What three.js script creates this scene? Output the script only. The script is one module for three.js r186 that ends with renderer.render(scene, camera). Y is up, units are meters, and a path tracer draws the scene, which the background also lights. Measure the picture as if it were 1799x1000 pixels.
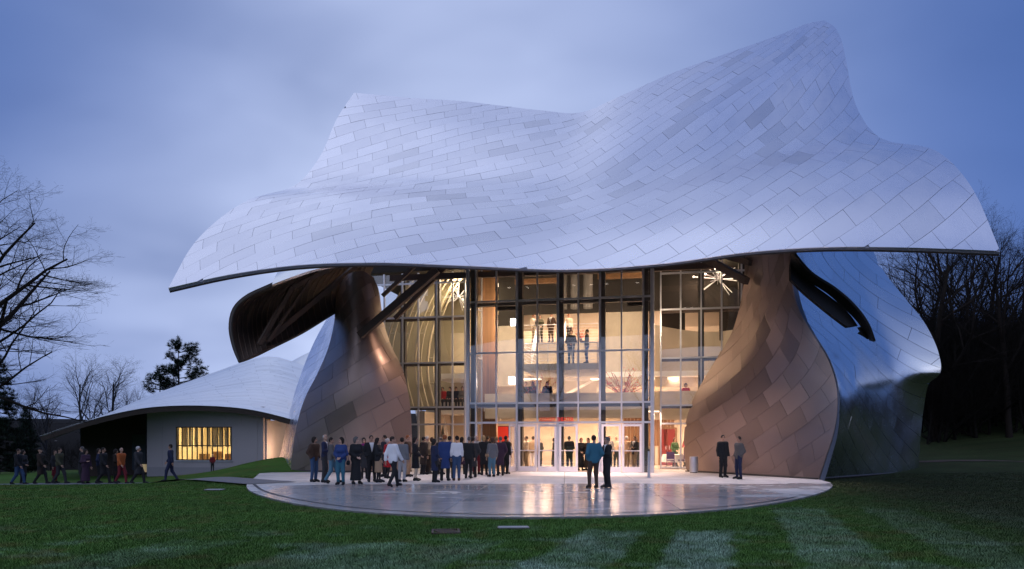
import * as THREE from 'three';
import { mergeGeometries, mergeVertices } from 'three/addons/utils/BufferGeometryUtils.js';
import { RectAreaLightUniformsLib } from 'three/addons/lights/RectAreaLightUniformsLib.js';
import { FontLoader } from 'three/addons/loaders/FontLoader.js';
import { TextGeometry } from 'three/addons/geometries/TextGeometry.js';
RectAreaLightUniformsLib.init();

// ---------------------------------------------------------------- camera, sky, sun, exposure
const F = 1350, CX = 899.5, HY = 769, EYE = 1.7;
const scene = new THREE.Scene();
const camera = new THREE.PerspectiveCamera(2 * Math.atan(500 / F) * 180 / Math.PI, 1.799, 0.1, 2000);
camera.position.set(0, EYE, 0);
camera.setViewOffset(1799, 1000, 0, 500 - HY, 1799, 1000);      // a shifted lens: verticals stay upright
const renderer = new THREE.WebGLRenderer({ antialias: true });
renderer.toneMapping = THREE.LinearToneMapping;
renderer.toneMappingExposure = 1;
renderer.shadowMap.enabled = true;

const { sin, cos, abs, min, max, exp, sqrt, floor, ceil, PI, hypot, atan2 } = Math;
const clamp = (x, a = 0, b = 1) => min(b, max(a, x));
const lerp = (a, b, t) => a + (b - a) * t;
const sstep = (a, b, x) => { const t = clamp((x - a) / (b - a)); return t * t * (3 - 2 * t); };
function rng(seed) { let s = seed >>> 0; return () => { s = (s + 0x6D2B79F5) | 0; let t = Math.imul(s ^ (s >>> 15), 1 | s); t = (t + Math.imul(t ^ (t >>> 7), 61 | t)) ^ t; return ((t ^ (t >>> 14)) >>> 0) / 4294967296; }; }
const hash2 = (x, y, s = 0) => { let h = Math.imul(x | 0, 374761393) ^ Math.imul(y | 0, 668265263) ^ Math.imul(s + 11, 974634777); h = Math.imul(h ^ (h >>> 13), 1274126177); return ((h ^ (h >>> 16)) >>> 0) / 4294967296; };
function vnoise(x, y, s = 0) { const ix = floor(x), iy = floor(y), fx = x - ix, fy = y - iy, u = fx * fx * (3 - 2 * fx), v = fy * fy * (3 - 2 * fy); return lerp(lerp(hash2(ix, iy, s), hash2(ix + 1, iy, s), u), lerp(hash2(ix, iy + 1, s), hash2(ix + 1, iy + 1, s), u), v); }
function fbm(x, y, o = 4, s = 0) { let a = 0.5, t = 0, n = 0; for (let i = 0; i < o; i++) { t += a * vnoise(x, y, s + i); n += a; a *= 0.5; x *= 2.03; y *= 2.03; } return t / n; }

// Blue-hour sky: deep blue, a broad pale glow ahead and a paler vault overhead, shaped to light the canopy, and behind where the sun went down, thin cloud.
{
  const W = 1024, H = 512, data = new Float32Array(W * H * 4);
  for (let r = 0; r < H; r++) {
    const e = ((r + 0.5) / H - 0.5) * PI;
    for (let c = 0; c < W; c++) {
      const a = ((c + 0.5) / W - 0.5) * 2 * PI, dx = cos(a) * cos(e), dy = sin(e), dz = sin(a) * cos(e);
      const phi = atan2(dx, -dz) * 180 / PI, el = e * 180 / PI;
      const ca = cos(6 * PI / 180), sa = sin(6 * PI / 180), lat = Math.asin(clamp(dx * ca - dz * sa, -1, 1)) * 180 / PI, along = atan2(dy, -dz * ca - dx * sa) * 180 / PI;   // a pale band from the horizon ahead, raised unseen overhead to light the canopy
      const over = along < 0 ? along + 360 : along, lean = lat + 19 * sstep(26, 75, over), wide = (lat > 0 ? lerp(18, 16, sstep(6, 26, over)) : lerp(21, 13.5, sstep(6, 26, over))) + 5 * sstep(32, 75, over);
      const prof = over < 15 ? 0.78 + 0.30 * sstep(-4, 15, over) : lerp(1.08, 0.86, sstep(15, 30, over)) + 0.78 * sstep(32, 65, over) - 0.90 * sstep(85, 165, over);
      const g1 = exp(-0.5 * (lean / wide) ** 2) * prof, g2 = 0.48 * sstep(60, 150, over) * sstep(-6, 16, el);
      const px = dx / (abs(dy) + 0.25), pz = dz / (abs(dy) + 0.25);
      const cl = fbm(px * 1.6 + 3.1 + 0.5 * fbm(px * 3, pz * 3, 3, 5), pz * 2.6, 5, 2), w = 1 + (cl - 0.5) * 1.05;
      const base = [0.056, 0.126, 0.375], glow = [0.445, 0.455, 0.455], bk = [0.50, 0.53, 0.62];
      const low = 1 - 0.10 * exp(-(((el) / 6) ** 2));
      for (let k = 0; k < 3; k++) {
        let v = base[k] * (0.85 + 0.3 * w) + glow[k] * g1 * w * low + bk[k] * g2 * (0.8 + 0.2 * w);
        if (el < 0) v *= 0.25;
        data[(r * W + c) * 4 + k] = v;
      }
      data[(r * W + c) * 4 + 3] = 1;
    }
  }
  const t = new THREE.DataTexture(data, W, H, THREE.RGBAFormat, THREE.FloatType);
  t.mapping = THREE.EquirectangularReflectionMapping; t.magFilter = THREE.LinearFilter; t.minFilter = THREE.LinearFilter; t.needsUpdate = true;
  scene.background = t; scene.environment = t;
}
{
  const sun = new THREE.DirectionalLight(new THREE.Color(1, 0.93, 0.88), 0.12);   // what is left of the day, from behind the camera
  sun.name = 'sun'; sun.position.set(-40, 60, 60); sun.target.position.set(0, 0, -30);
  sun.castShadow = true; sun.shadow.radius = 90; sun.shadow.mapSize.set(2048, 2048);
  Object.assign(sun.shadow.camera, { left: -60, right: 60, top: 60, bottom: -60, near: 1, far: 250 });
  scene.add(sun, sun.target);
}

// ---------------------------------------------------------------- helpers
const V = (x, y, z) => new THREE.Vector3(x, y, z);
const P = (px, py, d) => V((px - CX) / F * d, EYE + (HY - py) / F * d, -d);           // a place by its bearing and distance
const GD = (py, h = 0) => (EYE - h) * F / (py - HY);
const GP = (px, py, h = 0) => { const d = GD(py, h); return V((px - CX) / F * d, h, -d); };
const counts = {};
function numbered(n) { if (counts[n] === undefined) { counts[n] = 0; return n; } counts[n]++; return n + '_' + String(counts[n]).padStart(3, '0'); }
function tag(o, label, category, group, kind) { if (label) o.userData.label = label; if (category) o.userData.category = category; if (group) o.userData.group = group; if (kind) o.userData.kind = kind; return o; }
function thing(name, label, category, pos = [0, 0, 0], yaw = 0, group) {
  const o = new THREE.Group(); o.name = numbered(name); o.position.set(...pos); o.rotation.y = yaw; tag(o, label, category, group); scene.add(o); return o;
}
const shadows = (m) => { m.castShadow = m.receiveShadow = true; return m; };
function piece(parent, name, geo, mat) {
  if (Array.isArray(geo)) geo = merge(geo);
  const m = shadows(new THREE.Mesh(geo, mat)); m.name = name; parent.add(m); return m;
}
function struct(name, geo, mat, kind = 'structure') { if (Array.isArray(geo)) geo = merge(geo); const m = shadows(new THREE.Mesh(geo, mat)); m.name = numbered(name); m.userData.kind = kind; scene.add(m); return m; }
function merge(list) {
  list = list.filter((g) => g && g.attributes.position.count);
  const anyIdx = list.some((g) => !g.index), keys = list.reduce((k, g) => k.filter((n) => g.attributes[n]), Object.keys(list[0].attributes));
  return mergeGeometries(list.map((g) => { const c = anyIdx && g.index ? g.toNonIndexed() : g.clone(); for (const n of Object.keys(c.attributes)) if (!keys.includes(n)) c.deleteAttribute(n); c.morphAttributes = {}; return c; }));
}
const box = (x0, x1, y0, y1, z0, z1) => new THREE.BoxGeometry(abs(x1 - x0), abs(y1 - y0), abs(z1 - z0)).translate((x0 + x1) / 2, (y0 + y1) / 2, (z0 + z1) / 2);
function beam(a, b, w, h, roll = 0) {             // a bar of section w x h from a to b
  const d = b.clone().sub(a), L = d.length(), g = new THREE.BoxGeometry(w, h, L); d.normalize();
  const m = new THREE.Matrix4().lookAt(V(0, 0, 0), d, abs(d.y) > 0.98 ? V(1, 0, 0) : V(0, 1, 0));
  if (roll) g.rotateZ(roll);
  return g.applyMatrix4(m).translate((a.x + b.x) / 2, (a.y + b.y) / 2, (a.z + b.z) / 2);
}
function rod(a, b, r0, r1 = r0, n = 8, open = true) {
  const d = b.clone().sub(a), L = d.length(), g = new THREE.CylinderGeometry(r1, r0, L, n, 1, open);
  g.applyQuaternion(new THREE.Quaternion().setFromUnitVectors(V(0, 1, 0), d.normalize()));
  return g.translate((a.x + b.x) / 2, (a.y + b.y) / 2, (a.z + b.z) / 2);
}
const tube = (pts, r, seg = 24, n = 6) => new THREE.TubeGeometry(new THREE.CatmullRomCurve3(pts, false, 'centripetal'), seg, r, n);
function noiseTex(size, f, colorspace) {
  const d = new Uint8Array(size * size * 4);
  for (let y = 0; y < size; y++) for (let x = 0; x < size; x++) { const v = f(x / size, y / size, x, y), i = (y * size + x) * 4; for (let k = 0; k < 3; k++) d[i + k] = clamp(Array.isArray(v) ? v[k] : v) * 255; d[i + 3] = 255; }
  const t = new THREE.DataTexture(d, size, size); t.magFilter = THREE.LinearFilter; t.minFilter = THREE.LinearMipmapLinearFilter; t.wrapS = t.wrapT = THREE.RepeatWrapping; if (colorspace) t.colorSpace = colorspace; t.needsUpdate = true; return t;
}
const tileN = (u, v, n, s) => { // tiling value noise
  const x = u * n, y = v * n, ix = floor(x), iy = floor(y), fx = x - ix, fy = y - iy, a = fx * fx * (3 - 2 * fx), b = fy * fy * (3 - 2 * fy), h = (i, j) => hash2(((i % n) + n) % n, ((j % n) + n) % n, s);
  return lerp(lerp(h(ix, iy), h(ix + 1, iy), a), lerp(h(ix, iy + 1), h(ix + 1, iy + 1), a), b);
};
const tileF = (u, v, n, s, o = 4) => { let t = 0, a = 0.5, w = 0; for (let i = 0; i < o; i++) { t += a * tileN(u, v, n, s + i); w += a; a *= 0.55; n *= 2; } return t / w; };
const sRGB = (r, g, b) => new THREE.Color().setRGB(r / 255, g / 255, b / 255, THREE.SRGBColorSpace);
const lin = (r, g, b) => new THREE.Color().setRGB(r, g, b);
const std = (color, roughness = 0.8, metalness = 0, extra = {}) => new THREE.MeshStandardMaterial({ color, roughness, metalness, ...extra });

// a surface patch between four edges given as bearings and distances: (u along the bottom and the top, v up the sides)
function spline(list) { const c = new THREE.CatmullRomCurve3(list.map((p) => V(...p)), false, 'centripetal'); return (t) => c.getPoint(clamp(t)); }
function coons(bottom, top, left, right, bump, pl = 1, pr = 1) {   // pl, pr: how quickly the shape of a side edge dies away inwards
  const B = spline(bottom), T = spline(top), L = spline(left), R = spline(right), c00 = B(0), c10 = B(1), c01 = T(0), c11 = T(1);
  return (u, v) => {
    u = clamp(u); v = clamp(v);
    const a = (1 - u) ** pl, b = u ** pr, q = B(u).multiplyScalar(1 - v).addScaledVector(T(u), v).addScaledVector(L(v), a).addScaledVector(R(v), b)
      .addScaledVector(c00, -a * (1 - v)).addScaledVector(c10, -b * (1 - v)).addScaledVector(c01, -a * v).addScaledVector(c11, -b * v);
    if (bump) bump(u, v, q);
    return P(q.x, q.y, q.z);
  };
}
function normalAt(S, u, v, sgn) {
  const e = 0.004, u0 = clamp(u - e), u1 = clamp(u + e), v0 = clamp(v - e), v1 = clamp(v + e);
  const n = S(u1, v).sub(S(u0, v)).cross(S(u, v1).sub(S(u, v0)));
  if (n.lengthSq() < 1e-14) { const uu = clamp(u, 0.02, 0.98), vv = clamp(v, 0.02, 0.98); if (uu !== u || vv !== v) return normalAt(S, uu, vv, sgn); n.set(0, 0, 1); }
  return n.normalize().multiplyScalar(sgn);
}
// a closed shell of some thickness under the surface: front at offset o1, back at offset o0
function shell(S, nu, nv, o1, o0, sgn = 1, vMax = 1) {
  const pos = [], nor = [], uv = [], idx = [], N = (nu + 1) * (nv + 1);
  for (const o of [o1, o0]) for (let j = 0; j <= nv; j++) for (let i = 0; i <= nu; i++) {
    const u = i / nu, v = j / nv * vMax, n = normalAt(S, u, v, sgn), p = S(u, v).addScaledVector(n, o), f = o === o1 ? 1 : -1;
    pos.push(p.x, p.y, p.z); nor.push(n.x * f, n.y * f, n.z * f); uv.push(u * 10, v * 10);
  }
  const quad = (a, b, c, d) => idx.push(a, b, c, a, c, d);
  for (let j = 0; j < nv; j++) for (let i = 0; i < nu; i++) {
    const a = j * (nu + 1) + i, b = a + 1, c = b + nu + 1, d = a + nu + 1;
    if (sgn > 0) { quad(a, b, c, d); quad(N + a, N + d, N + c, N + b); } else { quad(a, d, c, b); quad(N + a, N + b, N + c, N + d); }
  }
  const rim = [];
  for (let i = 0; i < nu; i++) rim.push([i, i + 1], [nv * (nu + 1) + i + 1, nv * (nu + 1) + i]);
  for (let j = 0; j < nv; j++) rim.push([(j + 1) * (nu + 1), j * (nu + 1)], [j * (nu + 1) + nu, (j + 1) * (nu + 1) + nu]);
  for (const [a, b] of rim) {   // flat rim with vertices of its own
    const A = V(...pos.slice(a * 3, a * 3 + 3)), Bv = V(...pos.slice(b * 3, b * 3 + 3)), A2 = V(...pos.slice((N + a) * 3, (N + a) * 3 + 3)), B2 = V(...pos.slice((N + b) * 3, (N + b) * 3 + 3));
    const n = Bv.clone().sub(A).cross(A2.clone().sub(A)).normalize(); const k = pos.length / 3;
    for (const p of [A, Bv, B2, A2]) { pos.push(p.x, p.y, p.z); nor.push(n.x, n.y, n.z); uv.push(0, 0); }
    quad(k, k + 1, k + 2, k + 3);
  }
  const g = new THREE.BufferGeometry(); g.setAttribute('position', new THREE.Float32BufferAttribute(pos, 3)); g.setAttribute('normal', new THREE.Float32BufferAttribute(nor, 3)); g.setAttribute('uv', new THREE.Float32BufferAttribute(uv, 2)); g.setIndex(idx); return g;
}
function clipPoly(poly, inside, cut) { const out = []; for (let i = 0; i < poly.length; i++) { const a = poly[i], b = poly[(i + 1) % poly.length], ia = inside(a), ib = inside(b); if (ia) out.push(a); if (ia !== ib) out.push(cut(a, b)); } return out; }
function clipRect(poly, W, H) {
  const at = (k, lim) => (a, b) => { const t = (lim - a[k]) / (b[k] - a[k]); return [lerp(a[0], b[0], t), lerp(a[1], b[1], t)]; };
  poly = clipPoly(poly, (p) => p[0] >= 0, at(0, 0)); if (poly.length > 2) poly = clipPoly(poly, (p) => p[0] <= W, at(0, W));
  if (poly.length > 2) poly = clipPoly(poly, (p) => p[1] >= 0, at(1, 0)); if (poly.length > 2) poly = clipPoly(poly, (p) => p[1] <= H, at(1, H));
  return poly;
}
const area2 = (p) => { let a = 0; for (let i = 0; i < p.length; i++) { const q = p[(i + 1) % p.length]; a += p[i][0] * q[1] - q[0] * p[i][1]; } return a / 2; };
// sheet-metal shingles in running bond laid over a surface; each one a plate with edges, a little proud and a little out of true
function shingles(S, o) {
  const { W, H, angle = 0, len, ht, gap = 0.03, sgn = 1, seed = 1, lift = 0.03, thick = 0.03, tilt = 0.012, cell = 0.55, warp } = o, R = rng(seed), ca = cos(angle), sa = sin(angle), out = [];
  const toA = (U, Y) => [U * ca + Y * sa, -U * sa + Y * ca], corners = [[0, 0], [W, 0], [W, H], [0, H]].map((p) => toA(...p));
  const a0 = min(...corners.map((c) => c[0])), a1 = max(...corners.map((c) => c[0])), b0 = min(...corners.map((c) => c[1])), b1 = max(...corners.map((c) => c[1]));
  for (let j = floor(b0 / ht); j <= b1 / ht; j++) {
    const shift = (j * 0.5 + (R() - 0.5) * 0.12) * len;
    for (let i = floor((a0 - shift) / len) - 1; i <= (a1 - shift) / len; i++) {
      const A0 = shift + i * len + gap / 2, A1 = shift + (i + 1) * len - gap / 2, B0 = j * ht + gap / 2, B1 = (j + 1) * ht - gap / 2;
      const na = max(1, ceil((A1 - A0) / cell)), nb = max(1, ceil((B1 - B0) / cell));
      const polys = []; let total = 0, cu = 0, cv = 0;
      for (let y = 0; y < nb; y++) for (let x = 0; x < na; x++) {
        let q = [[x, y], [x + 1, y], [x + 1, y + 1], [x, y + 1]].map(([m, n]) => { const A = lerp(A0, A1, m / na), B = lerp(B0, B1, n / nb); return [A * ca - B * sa, A * sa + B * ca]; });
        q = clipRect(q, W, H); if (q.length < 3) continue; const ar = abs(area2(q)); if (ar < 1e-5) continue; total += ar; for (const p of q) { cu += p[0] * ar / q.length; cv += p[1] * ar / q.length; } polys.push(q);
      }
      const t1 = (R() - 0.5) * 2 * tilt, t2 = (R() - 0.5) * 2 * tilt, up = lift + (R() - 0.5) * 0.006, tone = R();
      if (total < 0.02 * len * ht) continue;
      cu /= total; cv /= total;
      const key = new Map(), pos = [], nor = [], uv = [], idx = [];
      const vert = (p) => { const k = Math.round(p[0] * 2000) + ',' + Math.round(p[1] * 2000); if (key.has(k)) return key.get(k); const w = warp ? warp(p[0] / W, p[1] / H) : [p[0] / W, p[1] / H], n = normalAt(S, w[0], w[1], sgn), q = S(w[0], w[1]).addScaledVector(n, up + 0.3 * (t1 * (p[0] - cu) + t2 * (p[1] - cv))); n.x += t1; n.y += t2; n.normalize(); pos.push(q.x, q.y, q.z); nor.push(n.x, n.y, n.z); uv.push(p[0] + tone * 7, p[1] + tone * 3); key.set(k, pos.length / 3 - 1); return pos.length / 3 - 1; };
      for (const q of polys) { const v = q.map(vert); for (let k = 1; k + 1 < v.length; k++) { const t = [v[0], v[k], v[k + 1]]; if (t[0] !== t[1] && t[1] !== t[2] && t[0] !== t[2]) sgn > 0 ? idx.push(...t) : idx.push(t[0], t[2], t[1]); } }
      const edge = new Map(); for (let k = 0; k < idx.length; k += 3) for (let m = 0; m < 3; m++) { const a = idx[k + m], b = idx[k + (m + 1) % 3], r = edge.get(b + '_' + a); if (r) edge.delete(b + '_' + a); else edge.set(a + '_' + b, [a, b]); }
      for (const [a, b] of edge.values()) {
        const A = V(...pos.slice(a * 3, a * 3 + 3)), B = V(...pos.slice(b * 3, b * 3 + 3)), n = V(...nor.slice(a * 3, a * 3 + 3)), s = B.clone().sub(A).cross(n).normalize(), k = pos.length / 3;
        for (const [p, dn] of [[A, 0], [B, 0], [B, 1], [A, 1]]) { pos.push(p.x - n.x * thick * dn, p.y - n.y * thick * dn, p.z - n.z * thick * dn); nor.push(s.x, s.y, s.z); uv.push(0, 0); }
        idx.push(k, k + 2, k + 1, k, k + 3, k + 2);
      }
      const g = new THREE.BufferGeometry(); g.setAttribute('position', new THREE.Float32BufferAttribute(pos, 3)); g.setAttribute('normal', new THREE.Float32BufferAttribute(nor, 3)); g.setAttribute('uv', new THREE.Float32BufferAttribute(uv, 2)); g.setIndex(idx);
      out.push({ g, area: total, tone, j, i, u: cu / W, v: cv / H });
    }
  }
  return out;
}
// ---------------------------------------------------------------- materials
const T = {};
T.metal = noiseTex(512, (u, v) => 0.30 + 0.30 * tileF(u, v, 4, 3, 5) + 0.12 * tileN(u * 1, v, 128, 9));
T.metalBump = noiseTex(512, (u, v) => 0.6 * tileF(u, v, 3, 21, 3) + 0.1 * tileN(u, v, 64, 24));
T.plaster = noiseTex(512, (u, v) => 0.5 * tileF(u, v, 6, 31, 5) + 0.5 * tileN(u, v, 200, 35));
T.plasterC = noiseTex(512, (u, v) => { const k = 0.88 + 0.16 * (tileF(u, v, 3, 41, 5) - 0.5); return [k, k, k]; }, THREE.SRGBColorSpace);
const rep = (t, x, y = x) => { const c = t.clone(); c.repeat.set(x, y); c.needsUpdate = true; return c; };
T.metal4 = rep(T.metal, 0.3); T.metalB4 = rep(T.metalBump, 0.35);
const steelTone = (k, r) => new THREE.MeshStandardMaterial({ color: lin(k * 0.99, k, k * 1.02), metalness: 1, roughness: r, roughnessMap: T.metal4, bumpMap: T.metalB4, bumpScale: 0.006 });
const warmedSteel = (k, r) => { const m = steelTone(k, r); m.color.setRGB(k, k * 0.75, k * 0.65); m.metalness = 0.8; return m; };  // steel with the warm light and brown reflections put into its colour
const M = {
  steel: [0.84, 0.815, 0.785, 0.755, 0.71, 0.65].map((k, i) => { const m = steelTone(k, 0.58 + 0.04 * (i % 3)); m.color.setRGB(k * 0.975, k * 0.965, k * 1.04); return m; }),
  column: [warmedSteel(0.44, 0.84), warmedSteel(0.385, 0.88), warmedSteel(0.335, 0.82), warmedSteel(0.28, 0.86)],
  side: [steelTone(0.72, 0.46), steelTone(0.69, 0.50), steelTone(0.67, 0.44), steelTone(0.63, 0.5)],
  roofSteel: steelTone(0.85, 0.95),
  soffit: std(lin(0.045, 0.032, 0.026), 0.85), seam: std(lin(0.26, 0.27, 0.32), 0.7, 0.5),
  rust: std(lin(0.085, 0.058, 0.046), 0.8), rib: std(lin(0.16, 0.11, 0.085), 0.7),
  alu: std(lin(0.62, 0.62, 0.66), 0.38, 0.75), aluWhite: std(lin(0.72, 0.70, 0.74), 0.45, 0.1), darkSteel: std(lin(0.07, 0.06, 0.055), 0.55, 0.3),
  glass: new THREE.MeshPhysicalMaterial({ color: lin(0.95, 0.965, 0.96), roughness: 0, transmission: 1, thickness: 0, ior: 2.15 }),
  cream: std(lin(0.72, 0.61, 0.47), 0.85, 0, { bumpMap: rep(T.plaster, 4), bumpScale: 0.004, map: rep(T.plasterC, 2) }),
  white: std(lin(0.76, 0.72, 0.66), 0.7), olive: std(lin(0.40, 0.34, 0.22), 0.8), oliveRib: std(lin(0.60, 0.51, 0.36), 0.7),
  concrete: std(lin(0.36, 0.34, 0.32), 0.8, 0, { bumpMap: T.plaster, bumpScale: 0.004 }), floor: std(lin(0.42, 0.37, 0.32), 0.25),
  wood: std(lin(0.30, 0.16, 0.07), 0.5, 0, { map: noiseTex(256, (u, v) => { const k = 0.55 + 0.45 * tileF(u * 1, v * 0.25, 16, 61, 4); return [k, k * 0.95, k * 0.9]; }, THREE.SRGBColorSpace) }),
  dark: std(lin(0.022, 0.017, 0.013), 0.8), red: std(lin(0.55, 0.02, 0.015), 0.6), redPrint: std(lin(0.62, 0.03, 0.015), 0.7),
  duct: std(lin(0.20, 0.18, 0.16), 0.5, 0.3),
  glow: new THREE.MeshStandardMaterial({ color: lin(0.8, 0.75, 0.65), emissive: lin(1, 0.86, 0.66), emissiveIntensity: 1.6 }),
  glowWhite: new THREE.MeshStandardMaterial({ color: lin(0.8, 0.8, 0.8), emissive: lin(1, 0.93, 0.86), emissiveIntensity: 2.2 }),
};
// ---------------------------------------------------------------- the concert hall
const ROOT = V(2.5, 0, -38);
const hall = thing('concert_hall', 'steel-clad concert hall with a billowing shingled canopy over a tall lit glass front', 'building', ROOT.toArray());
function wp(name, geo, mat, parent = hall) { const m = piece(parent, name, geo, mat); if (parent === hall) m.position.copy(ROOT).negate(); return m; }
function clad(parent, name, list, mats, limit, weights = [0.55, 0.8, 0.93]) {
  list = list.slice().sort((a, b) => b.area - a.area);
  const pick = (p) => typeof weights === 'function' ? mats[min(mats.length - 1, floor(weights(p) * mats.length))] : mats[p.tone < weights[0] ? 0 : p.tone < weights[1] ? 1 : p.tone < weights[2] ? 2 : 3];
  list.slice(0, limit).forEach((p) => piece(parent, name, p.g, pick(p)));
  const rest = list.slice(limit); if (rest.length) { const m = piece(parent, name, rest.map((p) => p.g), mats[0]); m.userData.kind = 'stuff'; }
}
// -- the canopy
const eave = [[296, 508, 26.5], [400, 485, 27], [520, 468, 27.6], [660, 463, 28.2], [830, 469, 28.6], [1000, 475, 28.6], [1160, 465, 28], [1320, 444, 27], [1450, 436, 26], [1600, 437, 25], [1757, 443, 24]];
const ridge = [[622, 164, 38], [720, 173, 38], [810, 179, 37.8], [880, 187, 37.5], [950, 195, 37], [1020, 199, 36.5], [1090, 170, 36.5], [1180, 130, 37.4], [1280, 94, 38.6], [1370, 62, 40], [1414, 44, 40.9], [1447, 37, 41.4]];
const leftEdge = [[296, 508, 26.5], [345, 425, 29], [430, 356, 32], [520, 326, 34.5], [563, 275, 35.7], [592, 210, 36.9], [622, 164, 38]];
const rightEdge = [[1757, 443, 24], [1705, 328, 26.5], [1645, 267, 29.3], [1545, 243, 33.4], [1505, 190, 36.6], [1486, 108, 39.6], [1478, 72, 40.6], [1465, 48, 41.2], [1447, 37, 41.4]];
const canopyS = coons(eave, ridge, leftEdge, rightEdge, (u, v, q) => {
  q.z += 0.9 * exp(-(((u - 0.25) / 0.17) ** 2) - (((v - 0.40) / 0.24) ** 2)) + 0.9 * exp(-(((u - 0.76) / 0.15) ** 2) - (((v - 0.44) / 0.24) ** 2))   // two shallow hollows under the peaks
    - 0.7 * sin(PI * u) * sin(PI * v);
}, 2.4, 2.4);
const canopy = wp('canopy', shell(canopyS, 70, 40, 0, -0.08), M.seam);
piece(canopy, 'soffit', shell(canopyS, 40, 24, -0.085, -0.15), M.soffit);
clad(canopy, 'steel_panel', shingles(canopyS, { W: 31, H: 16, angle: 0.50, len: 1.55, ht: 0.74, gap: 0.010, seed: 5, lift: 0.04, thick: 0.028, tilt: 0.012, cell: 0.5 }), M.steel, 300, (p) => clamp(0.30 * p.tone + 0.55 * (fbm(p.u * 9 + 4, p.v * 6, 2, 61) - 0.15) + (p.tone > 0.93 ? 0.25 : 0) + 0.50 * exp(-(((p.u - 0.27 - (0.40 - p.v) * 0.5) / 0.10) ** 2) - (((p.v - 0.36) / 0.07) ** 2)) + 0.50 * exp(-(((p.u - 0.80) / 0.055) ** 2) - (((p.v - 0.45) / 0.10) ** 2)), 0, 0.999));   // sheet tones drift; the shade of the two hollows is put into their colour
{ // the roof that the canopy runs back into, behind its ridge and its two outer edges
  const L = spline(leftEdge), R = spline(rightEdge), Tp = spline(ridge), rim = [];
  for (let i = 0; i <= 14; i++) rim.push([L(i / 14), sstep(0.4, 0.85, i / 14), 1]);
  for (let i = 1; i < 24; i++) rim.push([Tp(i / 24), 1, 0]);
  for (let i = 14; i >= 0; i--) rim.push([R(i / 14), sstep(0.4, 0.85, i / 14), -1]);
  const pos = [], idx = [], rows = [[0, 0, 0], [1.2, 0.1, 0.15], [5, 2.2, 1.6], [11, 6, 5]];
  for (const [b, inw, down] of rows) for (const [q, s] of rim) { const p = P(q.x, q.y, q.z); p.z -= (b * s + 0.02); p.y -= down * s + 0.06; p.x = lerp(p.x, 3, clamp(inw * s / 14)); pos.push(p.x, p.y, p.z); }
  const n = rim.length; for (let j = 0; j + 1 < rows.length; j++) for (let i = 0; i + 1 < n; i++) { const a = j * n + i; idx.push(a, a + 1, a + n + 1, a, a + n + 1, a + n); }
  const g = new THREE.BufferGeometry(); g.setAttribute('position', new THREE.Float32BufferAttribute(pos, 3)); g.setIndex(idx); g.computeVertexNormals(); g.setAttribute('uv', new THREE.Float32BufferAttribute(new Float32Array(pos.length / 3 * 2), 2));
  wp('roof', g, M.roofSteel);
}
// -- the two bottle-shaped steel legs in front and the flanks behind them
const legL = coons([[512, 831, 38.9], [580, 830, 38.2], [650, 830, 38.0], [722, 830, 38.4]], [[604, 492, 38.2], [615, 481, 38], [636, 476, 38], [655, 488, 38.1]],
  [[512, 831, 38.9], [515, 790, 38.9], [523, 745, 38.9], [537, 700, 38.8], [560, 655, 38.7], [578, 612, 38.6], [588, 570, 38.5], [591, 535, 38.4], [594, 510, 38.3], [604, 492, 38.2]],
  [[722, 830, 38.4], [723, 790, 38.4], [721, 730, 38.4], [716, 690, 38.4], [706, 650, 38.4], [689, 615, 38.3], [676, 580, 38.2], [669, 545, 38.2], [664, 510, 38.1], [655, 488, 38.1]],
  (u, v, q) => { q.z -= 1.0 * (1 - (2 * u - 1) ** 2) * (0.55 + 0.45 * sin(PI * v)) + 0.5 * sin(PI * 2 * v - 0.5) * 0.6; });
const leg = wp('steel_leg', shell(legL, 48, 70, -0.03, -0.3), M.seam);
clad(leg, 'cladding_panel', shingles(legL, { W: 5.6, H: 10, angle: 0.42, len: 1.45, ht: 0.8, gap: 0.012, seed: 8, lift: 0.05, thick: 0.04, tilt: 0.03, cell: 0.32 }), M.column, 200, [0.35, 0.65, 0.85]);
const flankL = coons([[486, 833, 46], [498, 833, 43], [513, 831, 39.2]], [[586, 545, 46], [589, 541, 43], [592, 536, 39]],
  [[486, 833, 46], [499, 775, 46], [513, 712, 46], [531, 655, 46], [553, 602, 46], [573, 565, 46], [586, 545, 46]],
  [[513, 831, 39.2], [516, 790, 39.1], [524, 745, 39.1], [538, 700, 39], [561, 655, 38.9], [579, 612, 38.8], [589, 570, 38.7], [592, 536, 39]]);
const fl = wp('steel_flank', shell(flankL, 10, 24, 0, -0.2), M.seam);
clad(fl, 'cladding_panel', shingles(flankL, { W: 7, H: 10, angle: 0.25, len: 1.8, ht: 0.6, gap: 0.012, seed: 12, lift: 0.05, tilt: 0.008 }), [M.steel[0], M.steel[0], M.steel[1], M.steel[2]], 120);
const legR = coons([[1207, 829, 38.5], [1320, 838, 35], [1438, 848, 31.2]], [[1312, 432, 35.5], [1350, 430, 34.5], [1396, 428, 33]],
  [[1207, 829, 38.5], [1203, 785, 38.3], [1205, 750, 38.2], [1213, 718, 38], [1231, 680, 37.6], [1260, 632, 37.2], [1285, 590, 36.8], [1300, 545, 36.4], [1308, 500, 36], [1312, 432, 35.5]],
  [[1438, 848, 31.2], [1452, 805, 31.2], [1466, 760, 31.2], [1472, 715, 31.2], [1469, 675, 31.3], [1455, 632, 31.5], [1430, 590, 31.8], [1406, 547, 32.2], [1395, 512, 32.5], [1393, 480, 32.8], [1396, 428, 33]],
  (u, v, q) => { q.z -= 1.1 * (1 - (2 * u - 1) ** 2) * (0.35 + 0.65 * sin(PI * min(1, v * 1.15)) ** 2); });
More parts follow.
